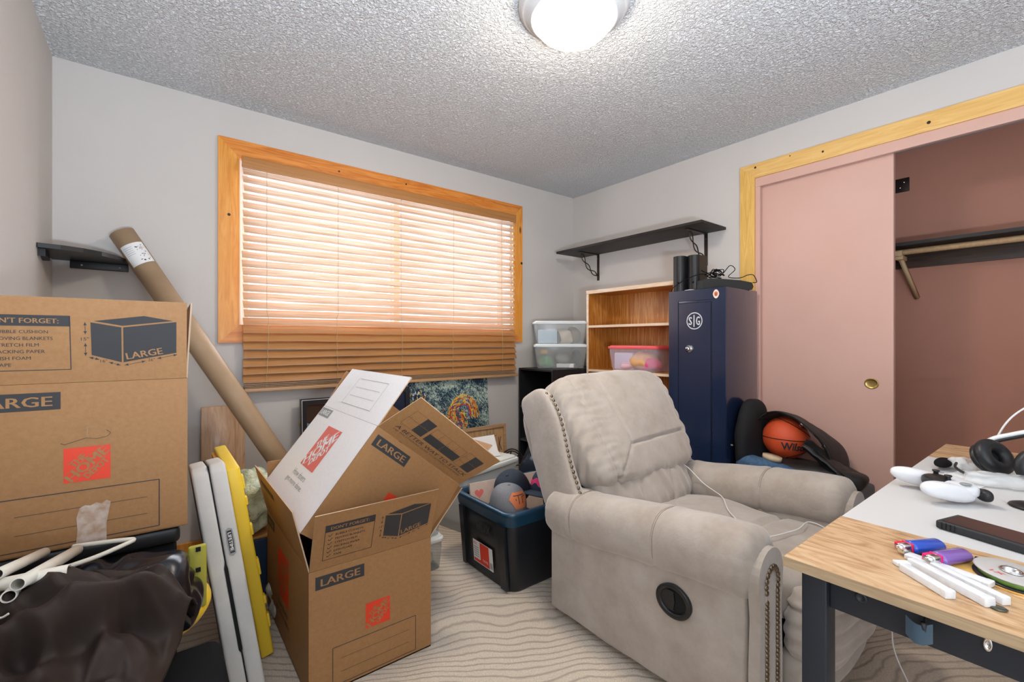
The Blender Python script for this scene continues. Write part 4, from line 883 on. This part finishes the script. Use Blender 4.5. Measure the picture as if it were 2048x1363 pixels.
# ---------------------------------------------------------------- left clutter
t = thing('storage_chest', 'black plastic chest under the large box at the left wall', 'chest', (-.16, 1.86, 0))
G().lohi((-.362, 1.56, 0), (.045, 2.2, .585), BlackM, bev=.02).obj('body', t); G().lohi((-.366, 1.55, .587), (.052, 2.21, .6305), Black, bev=.012).obj('lid', t)
tag(G().lohi((-.36, 1.04, 0), (.135, 1.42, .37), BlackM, bev=.03).obj('black_crate', loc=(-.13, 1.23, 0)), 'black plastic crate standing under the brown cloth at lower left', 'crate')
def bagw(u, x, n_): return x + n_ * (.016 * math.sin(u.x * 9 + 3 * u.z + 4 * noise.noise(u * 2)) * .6)
g = G().cushion((-.14, 1.42, .50), (.215, .12, .115), TrashB, p=2.6, n=36, warp=bagw, amp=.035, freq=8, seed=4); tag(g.obj('trash_bag', loc=(-.13, 1.40, .375)), 'glossy black plastic bag bulging under the large left box', 'bag')
def cloth(u, v):
    x = -.365 + (.435 - .17 * max(0, v - .2)) * u; k = smooth(v * 1.5)
    y = 1.365 - .26 * min(v * 1.6, 1) - .03 * max(0, v - .6); ridge = .60 + .055 * math.exp(-((u - .42) / .28) ** 2) + .01 * math.exp(-((u - .9) / .15) ** 2) - .03 * (1 - smooth(u * 2.5))
    z = ridge - .035 * v - .17 * max(0, v * 1.6 - .55) ** 1.5 - .55 * max(0, v - .72) - .09 * smooth((u - .82) / .18) - .04 * (1 - smooth(v * 6))
    f = (1 - abs(noise.noise(V((u * 3.2 + v * 1.8, v * 3.2 - u * 1.6, 3)))) * 3.4) * .030 + .018 * (1 - 3 * abs(noise.noise(V((u * 5 - v * 3, v * 4 + u, 17))))) + .02 * noise.noise(V((u * 4.5 + 2 * v, v * 6 - u * 3, 7))) + .010 * noise.noise(V((u * 12, v * 10, 1)))
    f += .035 * math.exp(-((v - .42 + .35 * (u - .5)) / .06) ** 2) * smooth(u * 3) - .04 * math.exp(-((v - .54 + .35 * (u - .5)) / .08) ** 2)
    return V((x + .01 * noise.noise(V((v * 5, u * 3, 9))), y - f * .6 - .05 * math.sin(PI * u) * v, z + f))
g = G().grid(cloth, 110, 90, Brown); tag(g.obj('brown_cloth', solid=.003, loc=(-.15, 1.2, .45)), 'crumpled dark brown nylon cover heaped over crate at lower left', 'cloth')
t = thing('pipe_bundle', 'loose bundle of cream plastic pipes at lower left edge', 'pipes', (-.2, 1.3, .66))
def pipe(a, b, r, **k):
    a = V(a); b = V(b); ax_ = (b - a); ln = ax_.length; ax_.normalize(); x = ax_.orthogonal().normalized(); G().lathe([(r * .8, .0), (r, 0), (r, ln), (r * .8, ln), (r * .8, 0)], Cream, frame(a, x, ax_.cross(x)), 20).obj('pipe', t)
pipe((-.198, 1.20, .700), (-.150, 1.50, .640), .0115); pipe((-.210, 1.205, .680), (-.235, 1.50, .60), .011); pipe((-.33, 1.30, .672), (-.135, 1.245, .688), .012)
pipe((-.235, 1.26, .705), (-.205, 1.50, .650), .0105); pipe((-.262, 1.24, .695), (-.235, 1.50, .640), .0105)
g = G(); g.tube(curve([(-.235, 1.19, .675), (-.228, 1.185, .655), (-.235, 1.18, .64), (-.222, 1.175, .632)], 6), .0025, Cream, 6); g.tube(curve([(-.228, 1.185, .66), (-.215, 1.18, .655), (-.205, 1.178, .66)], 6), .002, Cream, 6); g.obj('string', t)
t = thing('clothes_hanger', 'cream plastic clothes hanger poking out under the left box', 'hanger', (-.15, 1.40, .63))
g = G(); g.tube(curve([(-.30, 1.42, .622), (-.20, 1.415, .630), (-.12, 1.43, .636), (-.060, 1.46, .643), (-.045, 1.475, .645), (-.060, 1.48, .647), (-.10, 1.50, .645), (-.16, 1.53, .64)], 8), .0055, Cream, 8); g.obj('hanger_bar', t)
g = G(); g.tube(curve([(-.31, 1.40, .615), (-.24, 1.395, .622), (-.17, 1.405, .628)], 6), .0045, Cream, 8); g.obj('trouser_bar', t)
# folding table
t = thing('folding_table', 'folded white plastic table leaning on edge between box and yellow panel', 'table', (.22, 2.0, 0))
TT = M.Translation((.182, 1.60, .037)) @ M.Rotation(R(-8.1), 4, 'Y') @ M.Rotation(R(-8), 4, 'X')
def half(x0, x1, nm):
    r = .035; h = .722; w_ = x1 - x0; F_ = TT @ M.Translation((x0, 0, 0)) @ M.Rotation(PI / 2, 4, 'X') @ M.Diagonal((1, 1, -1, 1))
    def ring(y, ins):
        a = ins; out = []
        zz0, zz1 = a, h - a
        for cx, cz, a0 in ((.44 - r - a, 0, 0),): pass
        return out
    g = G(); bb = bmesh.new(); bmesh.ops.create_cube(bb, size=1)
    for v in bb.verts: v.co = V((x0 + w_ * (v.co.x + .5), .26 * (v.co.y + .5), h * (v.co.z + .5)))
    ed = [e for e in bb.edges if abs(e.verts[0].co.y - e.verts[1].co.y) < 1e-6 and abs(e.verts[0].co.z - e.verts[1].co.z) < 1e-6]
    bmesh.ops.bevel(bb, geom=ed, offset=.030, segments=8, affect='EDGES', profile=.5)
    ed = [e for e in bb.edges if e.calc_face_angle(0) > .7]; bmesh.ops.bevel(bb, geom=ed, offset=.008, segments=3, affect='EDGES', profile=.5)
    bb.verts.index_update(); g.faces([v.co.copy() for v in bb.verts], [[v.index for v in f.verts] for f in bb.faces], LifeW, TT, True); bb.free(); return g.obj('table_half', t)
half(0, .0445, 0); h2 = half(.0470, .0915, 0)
FT = TT @ frame((0, -.0005, 0), (1, 0, 0), (0, 0, 1)); g = G(); g.lohi((.0445, .003, .0), (.0470, .25, .72), Hole, TT); g.poly(FT, [(.0445, .14), (.039, .15), (.039, .40), (.0445, .425), (.049, .40), (.049, .15)], Hole, .001); g.obj('latch_gap', t)
g = G(); Lg = FT @ M.Translation((.0685, .475, 0)); g.prism([(-.0095, -.038), (0, -.044), (.0095, -.038), (.0115, 0), (.0095, .038), (0, .044), (-.0095, .038), (-.0115, 0)], .0014, Grey, Lg); g.prism([(-.0065, -.035), (.0065, -.035), (.0075, 0), (.0065, .035), (-.0065, .035), (-.0075, 0)], .0018, Ink, Lg)
g.text('LIFETIME', Lg @ M.Rotation(-PI / 2, 4, 'Z'), -.029, -.0045, .058, .009, White, .0024, .03); g.obj('badge', h2)['label'] = 'black badge with white lettering'
# yellow panel
t = thing('yellow_board', 'tall bright yellow ribbed plastic board leaning right of folded white table', 'board', (.30, 2.0, 0))
TY = M.Translation((.283, 1.83, .001)) @ M.Rotation(R(-8.9), 4, 'Y')
g = G().lohi((0.012, 0, 0), (.055, .42, .705), Yellow, TY, bev=.008); g.lohi((0, .012, .02), (.014, .40, .69), YellowD, TY, bev=.003); g.obj('panel_body', t)
for z, h in ((.10, .05), (.19, .03), (.30, .06), (.45, .04), (.56, .03), (.62, .05)): G().lohi((.05, .004, z), (.061, .03, z + h), Yellow, TY, bev=.003).obj('tab', t)
for z in (.07, .25, .44, .61): G().lohi((-.002, -.001, z), (.013, .02, z + .05), simple('brown_slot', (.22, .07, .01), .7), TY).obj('slot', t)
t = thing('yellow_shell', 'yellow moulded plastic shell with square slots left of folded white table', 'shell', (.08, 1.5, .39))
g = G()
def shp(u, v):
    a = R(-75 + 110 * u); r = .155 + .012 * math.sin(PI * v); return V((-.045 + r * math.cos(a), 1.57 + .155 * math.sin(a), .425 - .045 * v + .02 * u))
g.grid(shp, 28, 8, Yellow); g.obj('curved_lip', t, solid=.006)
g = G().lohi((.066, 1.485, .42), (.108, 1.498, .59), Olive, bev=.006); pb = g.obj('back_panel', t)
for z in (.45, .52, .575): G().lohi((.083, 1.481, z), (.094, 1.486, z + .011), Hole).obj('slot', pb)
# plastic bag, blue tub, crumpled bag
g = G().cushion((.345, 2.37, .41), (.085, .12, .13), PlasticG, p=2.3, n=44, amp=.045, freq=16, seed=12); tag(g.obj('plastic_bag', loc=(.33, 2.33, .28)), 'greenish translucent plastic bag standing on blue tub by the wall', 'bag')
t = thing('blue_tub', 'dark blue plastic tub on the carpet behind the yellow panel', 'tub', (.35, 2.42, 0)); G().lohi((.27, 2.28, 0), (.46, 2.56, .265), simple('tub_blue', (.02, .05, .12), .4), taper=.9).obj('body', t, bevel=.01); G().lohi((.262, 2.272, .266), (.468, 2.568, .279), simple('tub_orange', (.5, .25, .08), .5), bev=.004).obj('lid', t)
g = G().cushion((.40, 2.10, .055), (.04, .09, .055), mottled('crinkled_white_bag', (.55, .57, .55), (.72, .73, .70), 20, .3), p=2.3, n=20, amp=.03, freq=18, seed=2); tag(g.obj('crumpled_bag', loc=(.40, 2.10, 0)), 'crumpled white plastic bag on carpet behind the lower cardboard box', 'bag')

# ---------------------------------------------------------------- pictures and bins under the window
def lean(x, y, z, a): return M.Translation((x, y, z)) @ M.Rotation(R(-a), 4, 'X')
t = thing('framed_picture', 'dark framed picture with blue scene leaning on wall under the window', 'picture', (.98, 2.8, 0)); TP = lean(.985, 2.835, .0, 2.8)
FR = mat('frame_black_lacquer', (.02, .022, .03), .25, coat=.5)
g = G(); Fp = TP @ frame((-.325, 0, 0), (1, 0, 0), (0, 0, 1)); mitre(g, Fp, 0, 0, .65, .80, .035, .028, FR, FR); mitre(g, Fp, .006, .006, .644, .794, .004, .031, Silver, Silver); mitre(g, Fp, .032, .032, .618, .768, .004, .024, Cream, Cream); g.obj('frame', t)
g = G(); g.rect(Fp, .033, .033, .617, .767, simple('picture_brown', (.045, .028, .022), .2, coat=1), .010); g.poly(Fp, [(.033, .10), (.033, .66), (.22, .58), (.40, .44), (.617, .40), (.617, .10)], simple('picture_blue', (.17, .32, .42), .2, coat=1), .0105); g.poly(Fp, [(.033, .10), (.033, .52), (.10, .55), (.20, .42), (.617, .2), (.617, .10)], simple('picture_navy', (.015, .05, .12), .2, coat=1), .011); g.obj('artwork', t)
G().box((-.3265, -.010, .66), (.006, .014, .03), Brass, TP, bev=.001).obj('hinge', t)
t = thing('dark_framed_picture', 'navy edged frame standing between black framed picture and painting', 'picture', (1.30, 2.76, 0)); TP = lean(1.27, 2.79, .0, 3.5); g = G(); Fp = TP @ frame((-.09, 0, 0), (1, 0, 0), (0, 0, 1)); mitre(g, Fp, 0, 0, .155, .835, .03, .02, FR, FR); g.obj('frame', t); g = G(); g.rect(Fp, .028, .028, .127, .807, Navy, .008); g.obj('artwork', t)
def _paint():
    m = mat('brush_strokes', (.1, .2, .25), .45, coat=.3); co = coords(m, (1, 1, 1), (0, R(35), 0)); mp = N(m, 'ShaderNodeMapping'); mp.inputs['Scale'].default_value = (90, 60, 34); L(m, co, mp.inputs[0])
    nz = noise_(m, mp.outputs[0], 1.4, 3, .7, 1.5); big = noise_(m, coords(m), 7, 2)
    ad = N(m, 'ShaderNodeMath', operation='MULTIPLY_ADD'); L(m, big, ad.inputs[0]); ad.inputs[1].default_value = .55; ad.inputs[2].default_value = -.28; a2 = N(m, 'ShaderNodeMath', operation='ADD'); L(m, nz, a2.inputs[0]); L(m, ad.outputs[0], a2.inputs[1])
    colour(m, ramp(m, a2.outputs[0], [(.30, (.004, .010, .03)), (.45, (.010, .035, .08)), (.50, (.03, .12, .15)), (.525, (.20, .38, .32)), (.56, (.75, .78, .62)), (.64, (.20, .36, .40)), (.68, (.8, .78, .62))])); bump(m, nz, .4, .003); return m
t = thing('painting', 'unframed speckled teal painting with orange curl leaning under the window', 'painting', (1.67, 2.8, 0)); TP = lean(1.67, 2.84, .0, 4.2); Fp = TP @ frame((-.352, -.002, .18), (1, 0, 0), (0, 0, 1))
PM = _paint(); G().prism([(0, 0), (.704, 0), (.704, .70), (0, .70)], .018, PM, Fp @ M.Translation((0, 0, -.018))).obj('canvas', t)
G().lohi((-.352, -.002, 0), (.352, .016, .178), PM, TP).obj('lower_canvas', t)
random.seed(21); g = G(); cols = [simple('paint_orange', (.75, .30, .03), .4), simple('paint_yellow', (.80, .58, .12), .4), simple('paint_red', (.55, .05, .02), .4), simple('paint_violet', (.12, .08, .22), .4), simple('paint_green', (.25, .38, .22), .4)]
def sw_(pts, wd, m, z):
    pts = curve([(.47 + (x - .51) * 1.5, .42 + (y - .325) * 1.55, 0) for x, y in pts], 6)
    for a, b in zip(pts[:-1], pts[1:]):
        if random.random() < .12: continue
        j = V((random.gauss(0, .005), random.gauss(0, .005), 0)); b = b + (b - a) * random.uniform(.2, 1.2) + V((random.gauss(0, .003), random.gauss(0, .003), 0)); m2 = m if random.random() < .7 else random.choice(cols)
        g.line(Fp, tuple((a + j)[:2]), tuple((b + j)[:2]), wd * random.uniform(.7, 1.3), m2, z + random.random() * .0002)
for k in range(9):
    o = k * .006; m = cols[(0, 1, 2, 0, 3, 1, 0, 2, 3)[k]]; sw_([(.60 - o, .30), (.585 - o, .37 - o * .3), (.54 - o * .6, .415 - o), (.47, .40 - o), (.43 + o, .34), (.45 + o, .26 + o * .5), (.50, .235 + o), (.53 - o, .28), (.52 - o, .33 - o), (.49, .335 - o)], .008, m, .0006 + k * .0002)
for k in range(60): x = random.uniform(.14, .38); y = random.uniform(.28, .46); a = random.random() * 3; g.line(Fp, (x, y), (x + .02 * math.cos(a), y + .02 * math.sin(a)), .005, cols[random.choice((0, 0, 2, 2, 1, 3))], .0008 + k * .00002)
for k in range(110): x = random.uniform(.005, .17); y = random.uniform(.3, .6); a = 1.57 + random.uniform(-.4, .4); g.line(Fp, (x, y), (x + .02 * math.cos(a), y + .02 * math.sin(a)), .006, random.choice((cols[1], cols[4], cols[0], Paper, Paper)), .0008 + k * .00001)
g.obj('painted_curl', t)['label'] = 'orange and yellow painted curl'
t = thing('wooden_sign', 'square wooden framed sign with green sprig leaning behind white bin', 'sign', (1.9, 2.7, 0)); TP = lean(1.83, 2.745, 0, 3); Fp = TP @ frame((-.26, 0, 0), (1, 0, 0), (0, 0, 1)); SgF = wood('sign_frame', (.42, .24, .12), (.50, .30, .16), (.56, .36, .2), 0, knots=False)
g = G(); mitre(g, Fp, 0, 0, .52, .515, .022, .022, SgF, SgF); g.obj('frame', t)
SB = wood('sign_board', (.45, .25, .11), (.56, .34, .16), (.62, .42, .24), 2); G().prism([(.02, .02), (.50, .02), (.50, .495), (.02, .495)], .008, SB, Fp).obj('board', t)
g = G(); g.text('WILLIAM', Fp, .29, .335, .13, .05, simple('sign_dark', (.12, .04, .03)), .0095, .02); g.text('K', Fp, .455, .32, .03, .10, simple('sign_dark2', (.10, .04, .03)), .0095); g.text('b', Fp, .46, .22, .025, .06, simple('sign_dark3', (.10, .04, .03)), .0095)
random.seed(4)
for k in range(46): a = random.random() * 6.3; x = .37 + random.uniform(-.05, .05); y = .425 + random.uniform(-.03, .03); g.poly(Fp, [(x, y), (x + .012 * math.cos(a) - .004 * math.sin(a), y + .012 * math.sin(a) + .004 * math.cos(a)), (x + .024 * math.cos(a), y + .024 * math.sin(a)), (x + .012 * math.cos(a) + .004 * math.sin(a), y + .012 * math.sin(a) - .004 * math.cos(a))], random.choice((c_gn, cols[4], cols[4], cols[2])), .0095 + k * .00005)
g.obj('painted_lettering', t)
bin_('storage_bin', 'translucent white bin full of papers standing under the window painting', (1.63, 2.48), R(14), .52, .34, .375, _glass('frosted_bin', (.75, .80, .80), .45, .3), mat('bin_lid_white', (.80, .83, .80), .4), 0, 4, lidh=.03, taper=.9, fill=[(('folded', 'paper_stack', 'tall stack of white papers inside translucent bin under window', 'paper'), Paper, .34, .22, .30, 0, 0, 0, 0)])
g = G().prism([(-.10, -.07), (.12, -.07), (.10, .08), (-.10, .06)], .006, Paper, M.Translation((1.69, 2.50, .425)) @ M.Rotation(R(-8), 4, 'Z') @ M.Rotation(R(42), 4, 'X')); g.prism([(-.09, -.07), (.13, -.06), (.12, .08), (-.1, .06)], .004, Paper, M.Translation((1.70, 2.54, .43)) @ M.Rotation(R(-20), 4, 'Z') @ M.Rotation(R(55), 4, 'X')); tag(g.obj('paper_sheet', loc=(1.53, 2.46, .385)), 'loose white sheets lying on the white bin lid under painting', 'paper')
t = thing('iron_ornament', 'black iron scroll ornament standing beside the white bin', 'ornament', (2.02, 2.52, .0)); g = G(); c0 = V((2.0, 2.56, .20)); e1 = V((.78, -.62, 0)); 
for rr in (.17, .155): g.tube([c0 + e1 * rr * .6 * math.cos(a) + V((0, 0, rr * math.sin(a))) for a in [2 * PI * i / 40 for i in range(40)]], .005, Iron, 6, closed=True)
g.obj('ring', t)
for i in range(5):
    a = R(20 + i * 36); G().tube(curve([c0, c0 + e1 * .05 * math.cos(a + .5) + V((0, 0, .07 * math.sin(a + .5))), c0 + e1 * .095 * math.cos(a) + V((0, 0, .16 * math.sin(a)))], 6), .005, Iron, 6).obj('scroll', t)
G().tube([c0 - V((0, 0, .168)), c0 - V((0, 0, .2))], .006, Iron, 6).obj('stem', t)
g = G().cushion((2.07, 2.27, .26), (.16, .13, .26), mat('blue_black_film', (.01, .018, .035), .25), p=2.2, n=34, amp=.06, freq=6, warp=lambda u, x, n_: V((x.x * (1 - .35 * max(0, u.z)), x.y, x.z)) + n_ * .008 * math.sin(u.x * 20 + u.z * 6), seed=6); tag(g.obj('dark_plastic_bag', loc=(2.02, 2.28, 0)), 'dark blue plastic bag standing between black tote and corner shelf', 'bag')

# ---------------------------------------------------------------- clear bins left of the tote
bin_('storage_bin', 'small clear bin with white lid on carpet left of black tote', (1.03, 2.18), R(88), .34, .235, .165, _glass('clear_dark_bin', (.35, .40, .40), .35, .12), mat('lid_white_2', (.75, .76, .74), .4), 0, 5, taper=.9, fill=[
    (('lump', 'dark_sock', 'dark bundle inside small clear bin left of black tote', 'cloth'), c_dk, .12, .15, .10, .06, 0, 0, 0), (('lump', 'tan_cloth', 'tan and green bundle inside small clear bin left of tote', 'cloth'), c_tan, .14, .12, .10, -.08, -.02, 0, .3)])
bin_('storage_bin', 'clear bin of blue cloth on top of small bin left of tote', (1.035, 2.18), R(88), .32, .22, .175, _glass('clear_blue_bin', (.45, .55, .62), .3, .12), mat('lid_blue_clear', (.10, .18, .25), .3), .166, 6, taper=.9, fill=[(('lump', 'blue_cloth', 'blue cloth filling upper clear bin left of black tote', 'cloth'), Denim, .26, .17, .13, 0, 0, 0, 0)])
# ---------------------------------------------------------------- black tote with caps
t = thing('tote', 'large open black and blue tote full of caps beside the recliner', 'tote', (1.50, 1.82, 0))
tx0, tx1, ty0, ty1, th_ = 1.225, 1.775, 1.585, 2.045, .365
def tring(z, k, off=0, r=.05):
    cx, cy = (tx0 + tx1) / 2, (ty0 + ty1) / 2; a, b = (tx1 - tx0) / 2 * k + off, (ty1 - ty0) / 2 * k + off; out = []
    for sx, sy, a0 in ((a - r, b - r, 0), (-a + r, b - r, 90), (-a + r, -b + r, 180), (a - r, -b + r, 270)):
        for q in range(0, 91, 15): out.append((cx + sx + r * math.cos(R(a0 + q)), cy + sy + r * math.sin(R(a0 + q)), z))
    return out
def rings(g, lv, m, close=None):
    n = len(lv[0]); vs = [p for r_ in lv for p in r_]; fs = [(i * n + j, i * n + (j + 1) % n, (i + 1) * n + (j + 1) % n, (i + 1) * n + j) for i in range(len(lv) - 1) for j in range(n)]
    if close: fs.append(tuple(range(n))[::-1])
    g.faces(vs, fs, m, None, True)
g = G(); rings(g, [tring(.0, .86), tring(.01, .89), tring(.28, .96), tring(th_ - .02, .985)], ToteB, True)
g.obj('tote_body', t, solid=.004)
g = G(); rings(g, [tring(th_ - .055, .985, .006), tring(th_ - .012, 1.0, .008), tring(th_, 1.0, .014), tring(th_ + .008, 1.0, .006), tring(th_ + .006, 1.0, -.012), tring(th_ - .02, 1.0, -.016)], ToteBl); g.obj('rim', t)
def side_frame(): return frame((tx0 + .0255, 2.00, .012), (0, -1, 0), (-.028, 0, .34))
FS = side_frame()
for y0_, y1_ in ((.005, .035), (.33, .375)): G().prism([(y0_, .0), (y1_, .0), (y1_ + .006, .30), (y0_ - .004, .30)], .012, ToteB, FS @ M.Translation((0, 0, -.002))).obj('rib', t, bevel=.005)
g = G(); g.text('HDX', FS, .145, .215, .12, .045, simple('emboss_grey', (.03, .032, .035), .4), .004, .02); g.text('27 GAL', FS, .18, .185, .05, .014, simple('emboss_grey2', (.03, .032, .035), .4), .004, .01); g.obj('embossed_lettering', t)
g = G(); g.rect(FS, .105, .045, .27, .155, Paper, .004); g.rect(FS, .165, .06, .24, .152, Red, .0046); g.rect(FS, .11, .049, .24, .064, Red, .0046); g.text('HDX', FS, .111, .133, .03, .014, Red, .005); g.text('TOTE', FS, .185, .066, .045, .012, Paper, .0054, .01)
for i in range(5): g.rect(FS, .112, .075 + i * .011, .155, .079 + i * .011, InkPale, .0048)
for i in range(9): g.rect(FS, .246 + i * .0024, .055, .2470 + i * .0024, .085, Ink, .0048)
g.obj('product_sticker', t)['label'] = 'white and red product sticker'
tag(G().lohi((tx0 + .05, ty0 + .05, .012), (tx1 - .05, ty1 - .05, .20), simple('folded_tan_cloth', (.2, .16, .12), .9), bev=.03).obj('folded_clothes', loc=(1.5, 1.82, .01)), 'folded dark clothes at the bottom of black tote under caps', 'clothing')
T = M.Translation((1.49, 1.945, .305)) @ M.Rotation(R(-6), 4, 'Z') @ M.Rotation(R(-14), 4, 'X'); g = G().box((0, 0, 0), (.44, .012, .20), mottled('pale_box', (.60, .45, .37), (.66, .50, .42), 40, .7), T); Fh = T @ frame((-.22, -.006, -.1), (1, 0, 0), (0, 0, 1))
g.poly(Fh, [(.05 + .026 * (math.sin(a) ** 3), .145 + .0016 * (13 * math.cos(a) - 5 * math.cos(2 * a) - 2 * math.cos(3 * a) - math.cos(4 * a))) for a in [2 * PI * i / 30 for i in range(30)]], RedPale, .0006); tag(g.obj('flat_carton', loc=tuple(T.translation)), 'pale cardboard sheet with red mark standing in black tote', 'carton')
def cap(name, label, c, rz, rx_, crown, bill, s=1.0, extra=None, bl=.075):
    t = thing(name, label, 'cap', c, 0); T = M.Translation(c) @ M.Rotation(rz, 4, 'Z') @ M.Rotation(rx_, 4, 'Y') @ M.Diagonal((s, s, s, 1))
    def dome(u, v):
        a = 2 * PI * u; p = PI / 2 * v; r = .088 * math.cos(p) ** .6; k = 1 - .012 * abs(math.cos(a * 3)) ** 30
        return V((r * 1.08 * math.cos(a) * k, r * math.sin(a) * k, .112 * math.sin(p) ** .9))
    G().grid(dome, 60, 16, crown, cu=True, T=T).obj('crown', t)
    def bil(u, v): a = R(-62 + 124 * u); r0, r1 = .088, .088 + bl * (1 - (abs(u - .5) * 2) ** 2.4); r = r0 + (r1 - r0) * v; return V((r * 1.08 * math.cos(a), r * math.sin(a), .004 - .30 * abs(r * math.sin(a)) ** 1.6 - .1 * (r - r0)))
    G().grid(bil, 30, 8, bill, T=T).obj('bill', t, solid=.004)
    G().cushion((0, 0, .113), (.007, .007, .004), bill, T, p=2, n=5).obj('button', t)
    if extra: extra(t, T, dome)
    return t
GreyC = mottled('heather_grey_twill', (.17, .17, .18), (.22, .22, .235), 200, .85)
def patch(t, T, dome):
    g = G(); vs = []; n = 10
    hexo = lambda x, y: abs(x) + abs(y) * .55 <= 1.0
    def P_(x, y): v = .40 + .25 * y; u = (.085 * x / (2 * PI * .088 * math.cos(PI / 2 * v) ** .75)) / 1.6; p = dome(u % 1, v); return p * 1.02
    pts = [(-1, 0), (-.5, 1), (.5, 1), (1, 0), (.5, -1), (-.5, -1)]; 
    for i in range(6):
        a = pts[i]; b = pts[(i + 1) % 6]; LO = bpy.data.materials.get('leather_orange') or simple('leather_orange', (.62, .17, .06), .6)
        g.grid(lambda u, v, a=a, b=b: P_((a[0] + (b[0] - a[0]) * u) * v, (a[1] + (b[1] - a[1]) * u) * v) * 1.012, 7, 6, LO, T=T)
    g.obj('leather_patch', t)['label'] = 'orange leather hexagon patch'
    g = G(); 
    for a, b in (((-.55, .5), (.45, .5)), ((-.15, .5), (-.15, -.5)), ((.2, .25), (.2, -.5)), ((-.4, .1), (-.4, -.1)), ((.2, .25), (.55, .3))): g.tube([P_(a[0] + (b[0] - a[0]) * k / 4, a[1] + (b[1] - a[1]) * k / 4) * 1.022 for k in range(5)], .0018, Ink, 5)
    bmesh.ops.transform(g.b, matrix=T, verts=g.b.verts); g.obj('patch_mark', t)
cap('baseball_cap', 'grey baseball cap with orange hexagon patch in black tote', (1.338, 1.745, .335), R(-88), R(4), GreyC, simple('brown_bill', (.22, .16, .13), .8), extra=patch, bl=.05)
DN = mottled('dark_denim', (.018, .03, .05), (.028, .045, .07), 200, .85)
def band(t, T, dome):
    g = G(); g.grid(lambda u, v: dome((u * .36 - .18) % 1, .16 + .16 * v + .05 * math.sin(u * 20)) * 1.015, 24, 3, simple('embroidery_pink', (.75, .04, .16), .7), T=T); g.obj('embroidery', t)['label'] = 'pink embroidered flowers'
cap('baseball_cap', 'navy cap with pink embroidery beside the recliner in black tote', (1.585, 1.735, .368), R(197), R(-12), DN, DN, extra=band, bl=.09)
cap('baseball_cap', 'dark denim cap tipped behind the grey cap in tote', (1.455, 1.85, .355), R(-165), R(28), simple('ink_blue_cloth', (.012, .02, .035), .8), DN, s=1.05)
